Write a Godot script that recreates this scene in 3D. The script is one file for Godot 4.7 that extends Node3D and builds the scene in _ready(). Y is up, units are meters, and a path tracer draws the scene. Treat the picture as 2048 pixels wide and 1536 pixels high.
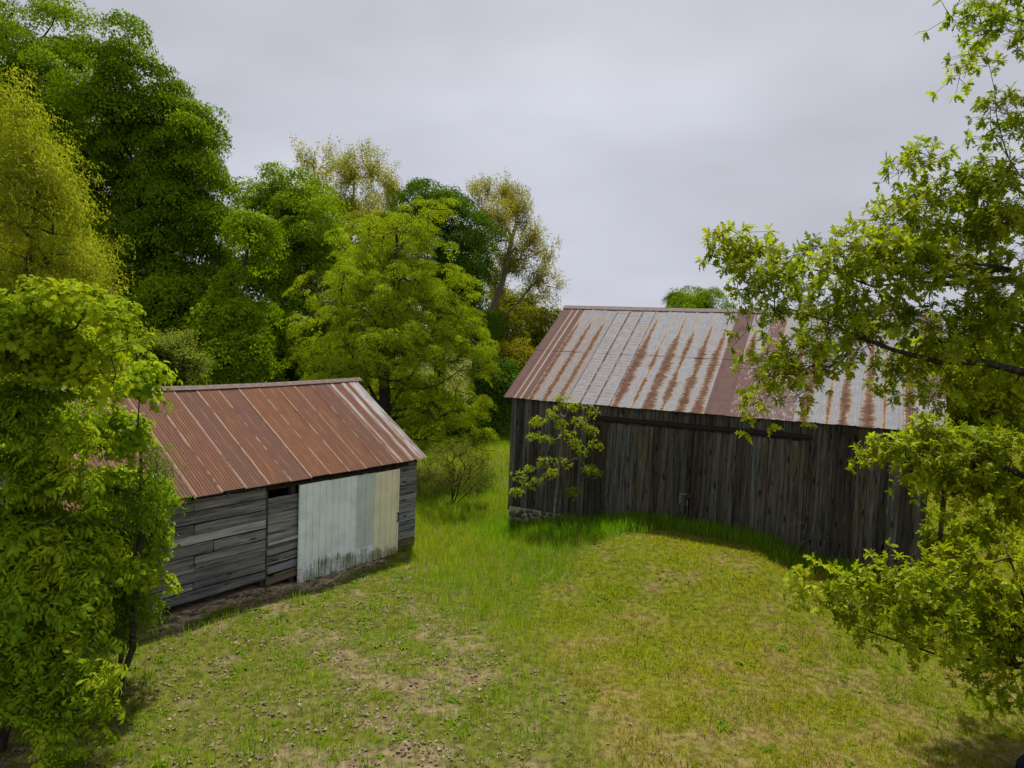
extends Node3D
# An old barnyard seen from a low drone: rusty-roofed shed, weathered barn, spring trees, an oak leaning in.

const BARN_AT := Vector3(0.038, 0, -21.556)
const BARN_TURN := -0.4653
const SHED_AT := Vector3(-2.482, 0, -18.808)
const SHED_TURN := 0.9587
const BARN_LEN := 11.035
const BARN_EAVE := 4.01
const BARN_RIDGE := 6.92
const BARN_HALF := 4.407
const SHED_LEN := 8.4
const SHED_EAVE := 2.537
const SHED_RIDGE := 4.355
const SHED_HALF := 2.734

var rng := RandomNumberGenerator.new()
var ntex := FastNoiseLite.new()
var nter := FastNoiseLite.new()
var taken := {}
var barn_inv: Transform3D
var shed_inv: Transform3D
var M := {}
var CL := {}


# ---------------------------------------------------------------- helpers
func rr(a: float, b: float) -> float:
	return rng.randf_range(a, b)


func rvec() -> Vector3:
	var z := rng.randf_range(-1.0, 1.0)
	var a := rng.randf_range(0.0, TAU)
	var r := sqrt(1.0 - z * z)
	return Vector3(r * cos(a), z, r * sin(a))


func lin(r: float, g: float, b: float) -> Color:
	return Color(r, g, b).linear_to_srgb()


func numbered(called: String) -> String:
	var n: int = taken.get(called, 0)
	taken[called] = n + 1
	return called if n == 0 else "%s_%03d" % [called, n]


func tag(o: Node, label: String, category := "", group := "", kind := "") -> Node:
	o.set_meta("label", label)
	if category:
		o.set_meta("category", category)
	if group:
		o.set_meta("group", group)
	if kind:
		o.set_meta("kind", kind)
	return o


func thing(called: String, at := Vector3.ZERO, turn := 0.0) -> Node3D:
	var o := Node3D.new()
	o.name = numbered(called)
	add_child(o)
	o.position = at
	o.rotation.y = turn
	return o


func part(called: String, mesh: Mesh, mat: Material, parent: Node, xf := Transform3D()) -> MeshInstance3D:
	var o := MeshInstance3D.new()
	o.name = called
	o.mesh = mesh
	if mat:
		o.material_override = mat
	o.transform = xf
	parent.add_child(o, true)
	return o


func arrays(v: PackedVector3Array, n: PackedVector3Array, uv: PackedVector2Array, idx: PackedInt32Array, col := PackedColorArray()) -> ArrayMesh:
	var a := []
	a.resize(Mesh.ARRAY_MAX)
	a[Mesh.ARRAY_VERTEX] = v
	a[Mesh.ARRAY_NORMAL] = n
	if uv.size():
		a[Mesh.ARRAY_TEX_UV] = uv
	if col.size():
		a[Mesh.ARRAY_COLOR] = col
	a[Mesh.ARRAY_INDEX] = idx
	var m := ArrayMesh.new()
	m.add_surface_from_arrays(Mesh.PRIMITIVE_TRIANGLES, a)
	return m


class Quads:
	var v := PackedVector3Array()
	var n := PackedVector3Array()
	var uv := PackedVector2Array()
	var idx := PackedInt32Array()
	var col := PackedColorArray()

	func quad(a: Vector3, b: Vector3, c: Vector3, d: Vector3, ua := Vector2.ZERO, ub := Vector2.ZERO, uc := Vector2.ZERO, ud := Vector2.ZERO) -> void:
		# a b c d counter-clockwise seen from outside
		var k := v.size()
		var nn := (b - a).cross(d - a)
		if nn.length_squared() < 1e-14:
			nn = (c - b).cross(d - b)
		nn = nn.normalized()
		v.append_array(PackedVector3Array([a, b, c, d]))
		n.append_array(PackedVector3Array([nn, nn, nn, nn]))
		uv.append_array(PackedVector2Array([ua, ub, uc, ud]))
		idx.append_array(PackedInt32Array([k, k + 2, k + 1, k, k + 3, k + 2]))

	func box(lo: Vector3, hi: Vector3) -> void:
		var p := func(x, y, z): return Vector3(hi.x if x else lo.x, hi.y if y else lo.y, hi.z if z else lo.z)
		quad(p.call(0, 0, 1), p.call(1, 0, 1), p.call(1, 1, 1), p.call(0, 1, 1))
		quad(p.call(1, 0, 0), p.call(0, 0, 0), p.call(0, 1, 0), p.call(1, 1, 0))
		quad(p.call(0, 1, 1), p.call(1, 1, 1), p.call(1, 1, 0), p.call(0, 1, 0))
		quad(p.call(0, 0, 0), p.call(1, 0, 0), p.call(1, 0, 1), p.call(0, 0, 1))
		quad(p.call(1, 0, 1), p.call(1, 0, 0), p.call(1, 1, 0), p.call(1, 1, 1))
		quad(p.call(0, 0, 0), p.call(0, 0, 1), p.call(0, 1, 1), p.call(0, 1, 0))

	func mesh(owner: Node) -> ArrayMesh:
		return owner.arrays(v, n, uv, idx, col)


func box_mesh(lo: Vector3, hi: Vector3) -> ArrayMesh:
	var q := Quads.new()
	q.box(lo, hi)
	return q.mesh(self)


func smooth(a: float, b: float, x: float) -> float:
	return smoothstep(a, b, x)


func curve_at(pts: Array, x: float) -> float:
	if x <= pts[0][0]:
		return pts[0][1]
	for i in range(1, pts.size()):
		if x < pts[i][0]:
			var t: float = (x - pts[i - 1][0]) / (pts[i][0] - pts[i - 1][0])
			t = t * t * (3.0 - 2.0 * t)
			return lerpf(pts[i - 1][1], pts[i][1], t)
	return pts[-1][1]


const RAMP := [[-1.5, 0.0], [0.3, 0.02], [2.6, 0.5], [4.4, 0.8], [7.1, 0.82], [9.0, 0.42], [11.2, 0.15], [14.0, 0.0]]
const MOWN := [[-18.6, 3.6], [-17.6, 2.3], [-16.5, 1.3], [-15.0, 0.75], [-13.0, 0.85], [-11.0, 1.35], [-9.0, 1.35], [-6.0, 1.2]]
const LUSH := [[-18.5, 9.0], [-17.0, 4.0], [-15.5, 2.6], [-14.0, 1.7], [-12.0, 1.1], [-9.0, 0.8]]


func ground_height(x: float, z: float) -> float:
	var b := barn_inv * Vector3(x, 0, z)
	var h := 0.0
	if b.z > -9.5 and b.z < 8.5:
		h = curve_at(RAMP, b.x) * (1.0 - smooth(1.3, 6.5, b.z)) * smooth(-6.0, 0.0, b.z)
	h += nter.get_noise_2d(x * 4.0, z * 4.0) * 0.05 + nter.get_noise_2d(x * 22.0 + 300.0, z * 22.0) * 0.018
	var s := shed_inv * Vector3(x, 0, z)
	if s.x > -11.0 and s.x < 1.5 and absf(s.z) < 3.0:
		h += 0.13 * (1.0 - smooth(0.5, 2.2, absf(s.z - 0.2))) * (1.0 - smooth(-5.2, -3.6, s.x))
	return h


func built_on(x: float, z: float, pad := 0.0) -> bool:
	var b := barn_inv * Vector3(x, 0, z)
	if b.x > -pad and b.x < BARN_LEN + pad and b.z < pad and b.z > -2.0 * BARN_HALF - pad:
		return true
	var s := shed_inv * Vector3(x, 0, z)
	return s.x > -SHED_LEN - pad and s.x < pad and s.z < pad and s.z > -2.0 * SHED_HALF - pad


# how the yard is grown over: x mown lawn, y lush long grass, z thin turf with litter, w bare sand
func cover(x: float, z: float) -> Vector4:
	var n := nter.get_noise_2d(x * 9.0, z * 9.0 + 50.0)
	var edge := curve_at(MOWN, z) + n * 0.7 + nter.get_noise_2d(x * 45.0, z * 45.0) * 0.55
	var b := barn_inv * Vector3(x, 0, z)
	var lush := 0.0
	var mown := 0.0
	if z < -18.6:
		mown = smooth(8.0, 10.0, b.x) if b.x > 8.0 else 0.0
		lush = 1.0 - mown
	else:
		mown = smooth(-0.35, 0.5, x - edge)
		var w := curve_at(LUSH, z)
		lush = (1.0 - mown) * smooth(-w * 1.25, -w * 0.55, x - edge + n * 0.7)
	if b.x > -0.5 and b.x < 11.4 and b.z > -0.5:
		var band := 1.0 - smooth(1.05, 1.45, b.z + n * 0.35 + 0.25 * smooth(4.0, 7.0, b.x) * (1.0 - smooth(6.0, 9.0, b.x)) - 0.7 * smooth(3.8, 1.5, b.x))
		lush = maxf(lush, band)
		mown = minf(mown, 1.0 - band)
	var s := shed_inv * Vector3(x, 0, z)
	var sand := 0.0
	if s.x > -10.0 and s.x < 0.6 and s.z > -1.0:
		sand = (1.0 - smooth(0.35, 0.8, s.z + n * 0.4)) * (1.0 - smooth(-1.6, 0.2, s.x + n * 0.6))
	lush *= 1.0 - sand
	if z > -16.0 and b.z > 1.5:
		lush *= lerpf(1.0, clampf(1.15 + 1.2 * nter.get_noise_2d(x * 26.0, z * 26.0), 0.1, 1.0), smooth(-16.0, -13.0, z))
	var thin := clampf(1.0 - lush - mown - sand, 0.0, 1.0)
	return Vector4(mown, lush, thin, sand)


# ---------------------------------------------------------------- textures
func tex(im: Image) -> ImageTexture:
	return ImageTexture.create_from_image(im)


func wood_image(seed_: int, dark: Color, mid: Color, light: Color, warm: Color, knots: int) -> ImageTexture:
	# 512 across = 1.2 m, 1024 along = 6 m
	var w := 384
	var h := 768
	var f := FastNoiseLite.new()
	f.seed = seed_
	f.noise_type = FastNoiseLite.TYPE_SIMPLEX
	f.fractal_type = FastNoiseLite.FRACTAL_FBM
	f.fractal_octaves = 2
	f.frequency = 0.02
	rng.seed = seed_
	var ks := []
	for i in knots:
		ks.append([rr(0, w), rr(0, h), rr(3.0, 7.0)])
	var bytes := PackedByteArray()
	bytes.resize(w * h * 3)
	for y in h:
		for x in w:
			var xx := float(x)
			var knot := 0.0
			for k in ks:
				var dx: float = (x - k[0])
				var dy: float = (y - k[1]) * 0.55
				if absf(dx) < 34.0 and absf(dy) < 50.0:
					var d := sqrt(dx * dx + dy * dy) / float(k[2])
					if d < 6.0:
						xx += signf(dx) * 9.0 * exp(-d * 0.8) * float(k[2]) * 0.3
						if d < 1.25:
							knot = maxf(knot, 1.0 - smoothstep(0.7, 1.25, d))
			var a := f.get_noise_2d(xx * 1.3, y * 0.16) * 0.5 + 0.5
			var b := f.get_noise_2d(xx * 9.0 + 700.0, y * 0.35) * 0.5 + 0.5
			var c := f.get_noise_2d(xx * 3.2 - 900.0, y * 0.9 + 400.0) * 0.5 + 0.5
			var s := f.get_noise_2d(x * 0.5 + 2000.0, y * 0.45) * 0.5 + 0.5
			var t := clampf(a * 0.75 + b * 0.35 + c * 0.3 - 0.24, 0.0, 1.0)
			var col := dark.lerp(mid, smoothstep(0.1, 0.5, t)).lerp(light, smoothstep(0.5, 0.95, t))
			col = col.lerp(warm, smoothstep(0.55, 0.85, s) * 0.55)
			col = col.lerp(dark * 0.55, knot * 0.85)
			if b < 0.2:
				col = col.lerp(dark * 0.5, (0.2 - b) * 4.0)
			var o := (y * w + x) * 3
			bytes[o] = int(clampf(col.r, 0, 1) * 255.0)
			bytes[o + 1] = int(clampf(col.g, 0, 1) * 255.0)
			bytes[o + 2] = int(clampf(col.b, 0, 1) * 255.0)
	return tex(Image.create_from_data(w, h, false, Image.FORMAT_RGB8, bytes))


func tooth(f: FastNoiseLite, k: int, v: float) -> float:
	return f.get_noise_2d(k * 91.7, v * 900.0) * 0.6 + f.get_noise_2d(k * 53.1 + 400.0, v * 330.0) * 0.5


func barn_roof_image() -> ImageTexture:
	# u -0.3 .. 11.5 m over 1180 px, v -0.2 .. 5.4 m over 640 px (row 0 is the eave)
	var w := 1180
	var h := 640
	var f := FastNoiseLite.new()
	f.seed = 41
	f.frequency = 0.05
	f.noise_type = FastNoiseLite.TYPE_SIMPLEX
	f.fractal_octaves = 3
	var metal := Color(0.465, 0.475, 0.508)
	var pale := Color(0.55, 0.556, 0.585)
	var rust := Color(0.365, 0.272, 0.228)
	var deep := Color(0.31, 0.205, 0.165)
	var ochre := Color(0.58, 0.52, 0.43)
	var plum := Color(0.37, 0.29, 0.29)
	var bytes := PackedByteArray()
	bytes.resize(w * h * 3)
	for y in h:
		var v := -0.2 + 5.6 * y / h
		var teeth := {}
		for k in range(-5, 24):
			teeth[k] = [tooth(f, k, v), tooth(f, k + 60, v + 3.0)]
		var low := clampf(1.0 - v / 5.3, 0.0, 1.0)
		for x in w:
			var u := -0.3 + 11.8 * x / w
			var k := floori((u - 1.80) / 0.45)
			var l := (u - 1.80) / 0.45 - k
			var n1 := f.get_noise_2d(u * 60.0, v * 60.0)
			var n2 := f.get_noise_2d(u * 420.0 + 900.0, v * 50.0)
			var n3 := f.get_noise_2d(u * 900.0, v * 900.0)
			var col := metal.lerp(pale, clampf(0.35 + n2 * 0.5 + n1 * 0.3, 0, 1))
			var tt: Array = teeth[clampi(k, -5, 23)]
			var plumness := 0.0
			var band_w := 0.0
			var band_c := 0.42
			var seam := 0.0
			if u < 0.10:
				plumness = 1.0
			elif u < 0.56:
				plumness = 0.75
				col = rust
				if absf(u - 0.125) < 0.02 or absf(u - 0.33) < 0.03:
					plumness = 0.0
					col = ochre.lerp(pale, 0.35)
			elif u < 1.80:
				band_w = 0.34 * smoothstep(5.1, 3.2, v)
				band_c = 0.45
				col = col.lerp(rust, 0.10 + 0.15 * low)
			elif u < 3.15:
				seam = 1.0 - smoothstep(0.035, 0.085, minf(l, 1.0 - l))
				# short rust dashes across the sheet where it rests on the laths
				var row := floori(v / 0.155)
				var lv := v / 0.155 - row
				var pick := f.get_noise_2d(row * 77.0 + k * 31.0, k * 57.0) * 0.5 + 0.5
				var reach := 0.25 + 0.7 * (f.get_noise_2d(row * 33.0, k * 91.0 + 500.0) * 0.5 + 0.5)
				if absf(lv - 0.5 + n1 * 0.25) < 0.15 + 0.12 * n3 and pick > 0.22 + 0.35 * smoothstep(3.0, 5.0, v) and absf(l - 0.5 - n1 * 0.3) < reach * 0.5:
					col = col.lerp(ochre.lerp(rust, clampf(0.4 + n3, 0, 1)), 0.75)
			elif u < 5.78:
				band_w = lerpf(0.08, 0.58, smoothstep(5.15, 1.6, v)) * (0.72 + 0.45 * f.get_noise_2d(k * 40.0, v * 14.0 + 80.0) + 0.25 * sin(k * 2.7))
				band_c = 0.36 + 0.08 * sin(k * 1.9) + 0.05 * f.get_noise_2d(k * 20.0, v * 8.0)
			elif u < 6.32:
				plumness = 1.0
			elif u < 6.84:
				if v > 2.5:
					band_w = 0.45 * smoothstep(4.7, 2.9, v)
				else:
					plumness = 1.0
			elif u < 7.30:
				plumness = 1.0
			elif u < 8.0 and v < 2.5:
				plumness = 0.8
			elif u < 10.75:
				band_w = lerpf(0.1, 0.5, smoothstep(5.0, 1.0, v)) * (0.8 + 0.4 * f.get_noise_2d(k * 70.0, v * 9.0))
				band_c = 0.5 if k % 2 else 0.3
				if k % 3 == 0:
					band_w *= 0.45
			elif v > 1.15:
				plumness = 0.9
				col = col.lerp(rust, 0.4)
			else:
				col = pale
			if band_w > 0.0:
				var left: float = band_w * (0.75 + 0.75 * float(tt[0]))
				var right: float = band_w * (0.7 + 0.7 * float(tt[1]))
				var d := l - band_c
				var e := (left + d) if d < 0.0 else (right - d)
				var wear := smoothstep(-0.07, 0.05, e)
				col = col.lerp(ochre, wear * 0.9)
				col = col.lerp(rust.lerp(deep, clampf(n1 + 0.4 + n3 * 0.5, 0, 1)), smoothstep(0.03, 0.13, e + n3 * 0.05))
				if l < 0.07 or l > 0.95:
					col = col.lerp(pale, 0.35)
			if plumness > 0.0:
				var pc := plum.lerp(rust, clampf(n2 * 0.9 + 0.1, 0, 0.8)).lerp(Color(0.31, 0.245, 0.255), clampf(n1 * 0.8, 0, 0.5))
				col = col.lerp(pc, plumness)
				# flakes of zinc left on the rusted sheets
				if u > 6.4 and u < 8.0 and n2 + n1 * 0.7 > 0.42 - 0.12 * smoothstep(1.0, 0.0, v):
					col = col.lerp(ochre.lerp(pale, 0.5), 0.75)
			if seam > 0.0:
				col = col.lerp(deep, seam * clampf(0.8 + n1, 0.3, 1.0))
			if n3 > 0.52 and plumness < 0.5:
				col = col.lerp(rust, 0.35)
			var o := (y * w + x) * 3
			bytes[o] = int(clampf(col.r, 0, 1) * 255.0)
			bytes[o + 1] = int(clampf(col.g, 0, 1) * 255.0)
			bytes[o + 2] = int(clampf(col.b, 0, 1) * 255.0)
	return tex(Image.create_from_data(w, h, false, Image.FORMAT_RGB8, bytes))


func shed_roof_image() -> ImageTexture:
	# u -9.7 .. 0.5 m over 1020 px, v -0.3 .. 3.4 m over 370 px
	var w := 1020
	var h := 370
	var f := FastNoiseLite.new()
	f.seed = 77
	f.frequency = 0.05
	f.noise_type = FastNoiseLite.TYPE_SIMPLEX
	f.fractal_octaves = 3
	var rust := Color(0.40, 0.285, 0.235)
	var brown := Color(0.44, 0.305, 0.235)
	var plum := Color(0.375, 0.285, 0.262)
	var orange := Color(0.52, 0.37, 0.265)
	var pale := Color(0.66, 0.585, 0.50)
	var zinc := Color(0.62, 0.635, 0.66)
	var bytes := PackedByteArray()
	bytes.resize(w * h * 3)
	for y in h:
		var v := -0.3 + 3.7 * y / h
		for x in w:
			var u := -9.7 + 10.2 * x / w
			var k := floori((u + 9.7) / 0.55)
			var l := (u + 9.7) / 0.55 - k
			var n1 := f.get_noise_2d(u * 40.0, v * 40.0)
			var n2 := f.get_noise_2d(u * 300.0 + 900.0, v * 22.0)
			var n3 := f.get_noise_2d(u * 900.0, v * 500.0)
			var sheet := f.get_noise_2d(k * 131.0, 17.0)
			var col := rust.lerp(brown, clampf(0.4 + n1 * 0.6 + n2 * 0.6 + sheet, 0, 1)).lerp(plum, clampf(0.15 - sheet * 0.9 + n1 * 0.3, 0, 0.8))
			# a lime-pale bead of zinc beside each lap, broken by rust
			var seam := 1.0 - smoothstep(0.018, 0.055, absf(l - 0.06 + n1 * 0.01))
			var some := smoothstep(-0.8, 0.0, f.get_noise_2d(k * 71.0, v * 30.0) + 0.25 * sin(k * 2.4)) * (0.85 + 0.9 * n3)
			col = col.lerp(pale, clampf(seam * some, 0, 0.85))
			var mid := 1.0 - smoothstep(0.02, 0.07, absf(l - 0.52 - 0.1 * sin(k * 1.7)))
			col = col.lerp(orange, clampf(mid * (0.35 + n2 + n3 * 0.5), 0, 0.7))
			col = col.lerp(orange, clampf((n2 - 0.35) * 1.5, 0, 0.5))
			if u > -1.1:
				var z := 1.0 - smoothstep(0.12, 0.26, absf(u - 0.36)) + (1.0 - smoothstep(0.07, 0.16, absf(u - 0.02))) + 0.9 * (1.0 - smoothstep(0.04, 0.1, absf(u + 0.33))) + 0.8 * (1.0 - smoothstep(0.03, 0.07, absf(u + 0.72)))
				z *= 0.65 + 0.35 * smoothstep(0.6, 2.4, v) + n2 * 0.7 + n3 * 0.3
				col = col.lerp(zinc, clampf(z, 0, 0.95))
			var o := (y * w + x) * 3
			bytes[o] = int(clampf(col.r, 0, 1) * 255.0)
			bytes[o + 1] = int(clampf(col.g, 0, 1) * 255.0)
			bytes[o + 2] = int(clampf(col.b, 0, 1) * 255.0)
	return tex(Image.create_from_data(w, h, false, Image.FORMAT_RGB8, bytes))


func door_image() -> ImageTexture:
	# 3.2 m x 2.4 m at 200 px per metre: near-white paint, algae and soil splashed up from the ground with a ragged edge
	var w := 640
	var h := 480
	var f := FastNoiseLite.new()
	f.seed = 5
	f.frequency = 0.05
	f.noise_type = FastNoiseLite.TYPE_SIMPLEX
	var bytes := PackedByteArray()
	bytes.resize(w * h * 3)
	for y in h:
		var v := 2.4 * y / h
		for x in w:
			var u := 3.2 * x / w
			var n1 := f.get_noise_2d(u * 30.0, v * 30.0)
			var n2 := f.get_noise_2d(u * 260.0, v * 30.0)
			var n3 := f.get_noise_2d(u * 900.0, v * 700.0 + 70.0)
			var col := Color(1, 1, 1).lerp(Color(0.93, 0.94, 0.92), clampf(0.3 + n1 + n3 * 0.4, 0, 1))
			var top := curve_at([[0.0, 0.30], [0.7, 0.36], [1.3, 0.40], [1.8, 0.34], [2.3, 0.25], [2.6, 0.16], [2.8, 0.3], [2.9, 0.1], [3.2, 0.06]], u)
			var e := top + n2 * 0.09 + n1 * 0.14 - v
			var algae := smoothstep(-0.06, 0.14, e) * (0.5 + 0.5 * n1 + 0.3 * n2 + 0.3 * n3)
			col = col.lerp(Color(0.50, 0.52, 0.36), clampf(algae, 0, 0.8))
			if e > 0.02 and n3 + n2 * 0.6 > 0.38:
				col = col.lerp(Color(0.28, 0.25, 0.18), 0.65)
			if absf(e) < 0.05 and n3 > 0.25:
				col = col.lerp(Color(0.3, 0.31, 0.26), 0.7)
			if n3 > 0.72 and n1 > 0.3:
				col = col.lerp(Color(0.35, 0.36, 0.36), 0.7)
			var o := (y * w + x) * 3
			bytes[o] = int(clampf(col.r, 0, 1) * 255.0)
			bytes[o + 1] = int(clampf(col.g, 0, 1) * 255.0)
			bytes[o + 2] = int(clampf(col.b, 0, 1) * 255.0)
	return tex(Image.create_from_data(w, h, false, Image.FORMAT_RGB8, bytes))


func noise_tex(seed_: int, freq: float, colors: Array, size := 512, oct := 4) -> NoiseTexture2D:
	var f := FastNoiseLite.new()
	f.seed = seed_
	f.frequency = freq
	f.noise_type = FastNoiseLite.TYPE_SIMPLEX
	f.fractal_octaves = oct
	var g := Gradient.new()
	g.offsets = PackedFloat32Array()
	var offs := PackedFloat32Array()
	var cols := PackedColorArray()
	for i in colors.size():
		offs.append(float(i) / (colors.size() - 1))
		cols.append(colors[i])
	g.offsets = offs
	g.colors = cols
	var t := NoiseTexture2D.new()
	t.width = size
	t.height = size
	t.seamless = true
	t.noise = f
	t.color_ramp = g
	return t


func mat(called: String, color: Color, rough := 0.9, spec := 0.3) -> StandardMaterial3D:
	var m := StandardMaterial3D.new()
	m.resource_name = called
	m.albedo_color = color
	m.roughness = rough
	m.metallic_specular = spec
	m.cull_mode = BaseMaterial3D.CULL_DISABLED
	M[called] = m
	return m


func leaf_mat(called: String, back: Color, rough := 0.7, spec := 0.1) -> StandardMaterial3D:
	var m := mat(called, Color.WHITE, rough, spec)
	m.vertex_color_use_as_albedo = true
	m.backlight_enabled = true
	m.backlight = back
	return m


func make_materials() -> void:
	var t := wood_image(11, Color(0.21, 0.205, 0.19), Color(0.325, 0.315, 0.295), Color(0.425, 0.42, 0.40), Color(0.36, 0.315, 0.25), 24)
	for k in 5:
		var m := mat("barn_wood_%d" % k, [Color(1, 1, 1), Color(0.86, 0.86, 0.86), Color(1.0, 0.97, 0.92), Color(1.04, 1.08, 1.1), Color(0.76, 0.75, 0.73)][k], 0.95, 0.2)
		m.albedo_texture = t
		m.heightmap_enabled = true
		m.heightmap_texture = t
		m.heightmap_scale = 0.9
	t = wood_image(23, Color(0.36, 0.36, 0.365), Color(0.52, 0.525, 0.535), Color(0.66, 0.665, 0.675), Color(0.55, 0.525, 0.475), 14)
	for k in 6:
		var m := mat("shed_wood_%d" % k, [Color(0.98, 0.98, 1.0), Color(0.86, 0.86, 0.87), Color(0.92, 0.9, 0.9), Color(1, 1, 1), Color(0.80, 0.79, 0.78), Color(0.80, 0.72, 0.60)][k], 0.95, 0.2)
		m.albedo_texture = t
		m.heightmap_enabled = true
		m.heightmap_texture = t
		m.heightmap_scale = 0.8
	var light := mat("shed_wood_light", Color(1, 1, 1), 0.95, 0.2)
	light.albedo_texture = wood_image(29, Color(0.52, 0.53, 0.54), Color(0.67, 0.68, 0.69), Color(0.79, 0.79, 0.79), Color(0.70, 0.67, 0.6), 8)
	var m := mat("barn_roof_metal", Color.WHITE, 0.85, 0.2)
	m.albedo_texture = barn_roof_image()
	m = mat("shed_roof_metal", Color.WHITE, 0.85, 0.2)
	m.albedo_texture = shed_roof_image()
	t = door_image()
	m = mat("door_white", Color(0.925, 0.955, 0.975), 0.5, 0.4)
	m.albedo_texture = t
	m = mat("door_grey", Color(0.80, 0.835, 0.825), 0.6, 0.4)
	m.albedo_texture = t
	m = mat("door_cream", Color(0.935, 0.905, 0.80), 0.5, 0.4)
	m.albedo_texture = t
	mat("dark_iron", lin(0.02, 0.018, 0.018), 0.6, 0.4)
	mat("old_rust", lin(0.022, 0.016, 0.013), 0.8, 0.3)
	mat("pale_metal", lin(0.16, 0.15, 0.12), 0.6, 0.4)
	mat("beam_wood", lin(0.09, 0.075, 0.06), 0.95, 0.2)
	m = mat("ridge_metal", Color.WHITE, 0.7, 0.3)
	m.albedo_texture = noise_tex(8, 0.02, [Color(0.25, 0.2, 0.19), Color(0.34, 0.27, 0.255), Color(0.42, 0.38, 0.38)], 256)
	m.uv1_triplanar = true
	m.uv1_scale = Vector3(0.8, 2, 2)
	for k in 4:
		m = mat("stone_%d" % k, [Color(0.95, 0.93, 0.88), Color(0.86, 0.82, 0.82), Color(0.9, 0.78, 0.70), Color(0.72, 0.73, 0.75)][k], 0.95, 0.2)
		m.albedo_texture = noise_tex(60 + k, 0.03, [Color(0.26, 0.25, 0.25), Color(0.42, 0.40, 0.39), Color(0.56, 0.54, 0.52)], 256, 5)
		m.uv1_triplanar = true
		m.uv1_scale = Vector3(2.2, 2.2, 2.2)
	m = mat("mortar", Color.WHITE, 1.0, 0.1)
	m.albedo_texture = noise_tex(71, 0.04, [Color(0.52, 0.50, 0.44), Color(0.70, 0.68, 0.60)], 256, 5)
	m.uv1_triplanar = true
	m.uv1_scale = Vector3(1.5, 1.5, 1.5)
	m = mat("bark_dark", Color.WHITE, 0.95, 0.2)
	m.albedo_texture = noise_tex(80, 0.03, [Color(0.14, 0.125, 0.11), Color(0.24, 0.215, 0.19), Color(0.34, 0.31, 0.28)], 256, 5)
	m.uv1_triplanar = true
	m.uv1_scale = Vector3(2.0, 0.6, 2.0)
	m = mat("bark_grey", Color.WHITE, 0.95, 0.2)
	m.albedo_texture = noise_tex(81, 0.03, [Color(0.30, 0.28, 0.24), Color(0.42, 0.40, 0.35), Color(0.55, 0.53, 0.47)], 256, 5)
	m.uv1_triplanar = true
	m.uv1_scale = Vector3(2.0, 0.6, 2.0)
	leaf_mat("leaf", Color(1.0, 1.0, 0.5))
	leaf_mat("leaf_glossy", Color(0.98, 1.0, 0.5), 0.55, 0.22)
	leaf_mat("needle", Color(0.3, 0.35, 0.2), 0.7)
	leaf_mat("grass_blade", Color(0.98, 1.0, 0.5), 0.75, 0.15)
	leaf_mat("dead_leaf", Color(0.55, 0.5, 0.4), 0.85, 0.2)
	m = mat("ground_soil", Color.WHITE, 1.0, 0.1)
	m.vertex_color_use_as_albedo = true
	m.albedo_texture = noise_tex(90, 0.012, [Color(0.55, 0.55, 0.50), Color(0.80, 0.80, 0.78), Color(0.95, 0.95, 0.93), Color(1, 1, 1)], 1024, 6)
	m.uv1_scale = Vector3(0.35, 0.35, 1)
	m.heightmap_enabled = true
	m.heightmap_texture = m.albedo_texture
	m.heightmap_scale = 3.0
	m = mat("navy_cloth", lin(0.008, 0.010, 0.022), 0.85, 0.3)


# ---------------------------------------------------------------- ground
func build_ground() -> void:
	var xs := PackedFloat32Array()
	var zs := PackedFloat32Array()
	for x in [-700.0, -350.0, -180.0, -110.0, -75.0, -55.0, -42.0, -34.0, -28.0, -24.0, -20.0]:
		xs.append(x)
	var x0 := -17.0
	while x0 < 20.0:
		xs.append(x0)
		x0 += 0.24
	for x in [22.0, 25.0, 29.0, 34.0, 42.0, 55.0, 75.0, 110.0, 180.0, 350.0, 700.0]:
		xs.append(x)
	for z in [-900.0, -450.0, -240.0, -150.0, -110.0, -85.0, -68.0, -58.0, -50.0, -44.0, -40.0, -37.0, -35.0]:
		zs.append(z)
	var z0 := -33.0
	while z0 < -5.0:
		zs.append(z0)
		z0 += 0.24
	for z in [-4.0, -2.0, 2.0, 6.0, 12.0, 25.0, 60.0]:
		zs.append(z)
	var v := PackedVector3Array()
	var n := PackedVector3Array()
	var uv := PackedVector2Array()
	var col := PackedColorArray()
	var idx := PackedInt32Array()
	var nx := xs.size()
	for z in zs:
		for x in xs:
			var h := ground_height(x, z)
			v.append(Vector3(x, h, z))
			var e := 0.12
			n.append(Vector3(h - ground_height(x + e, z), e, h - ground_height(x, z + e)).normalized())
			uv.append(Vector2(x, z))
			col.append(soil_color(x, z))
	for j in zs.size() - 1:
		for i in nx - 1:
			var a := j * nx + i
			idx.append_array(PackedInt32Array([a, a + 1, a + nx, a + 1, a + nx + 1, a + nx]))
	var o := part("ground", arrays(v, n, uv, idx, col), M.ground_soil, self)
	o.set_meta("kind", "structure")
	o.set_meta("label", "grassy yard ground with thin turf and sandy soil")


func dryness(x: float, z: float) -> float:
	var n := nter.get_noise_2d(x * 30.0 + 77.0, z * 30.0)
	var n2 := nter.get_noise_2d(x * 8.0 - 40.0, z * 8.0)
	return smooth(0.0, 0.5, n * 0.7 + n2 * 0.7 + 0.54 * smooth(-14.5, -9.5, z) - 0.08)


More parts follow.
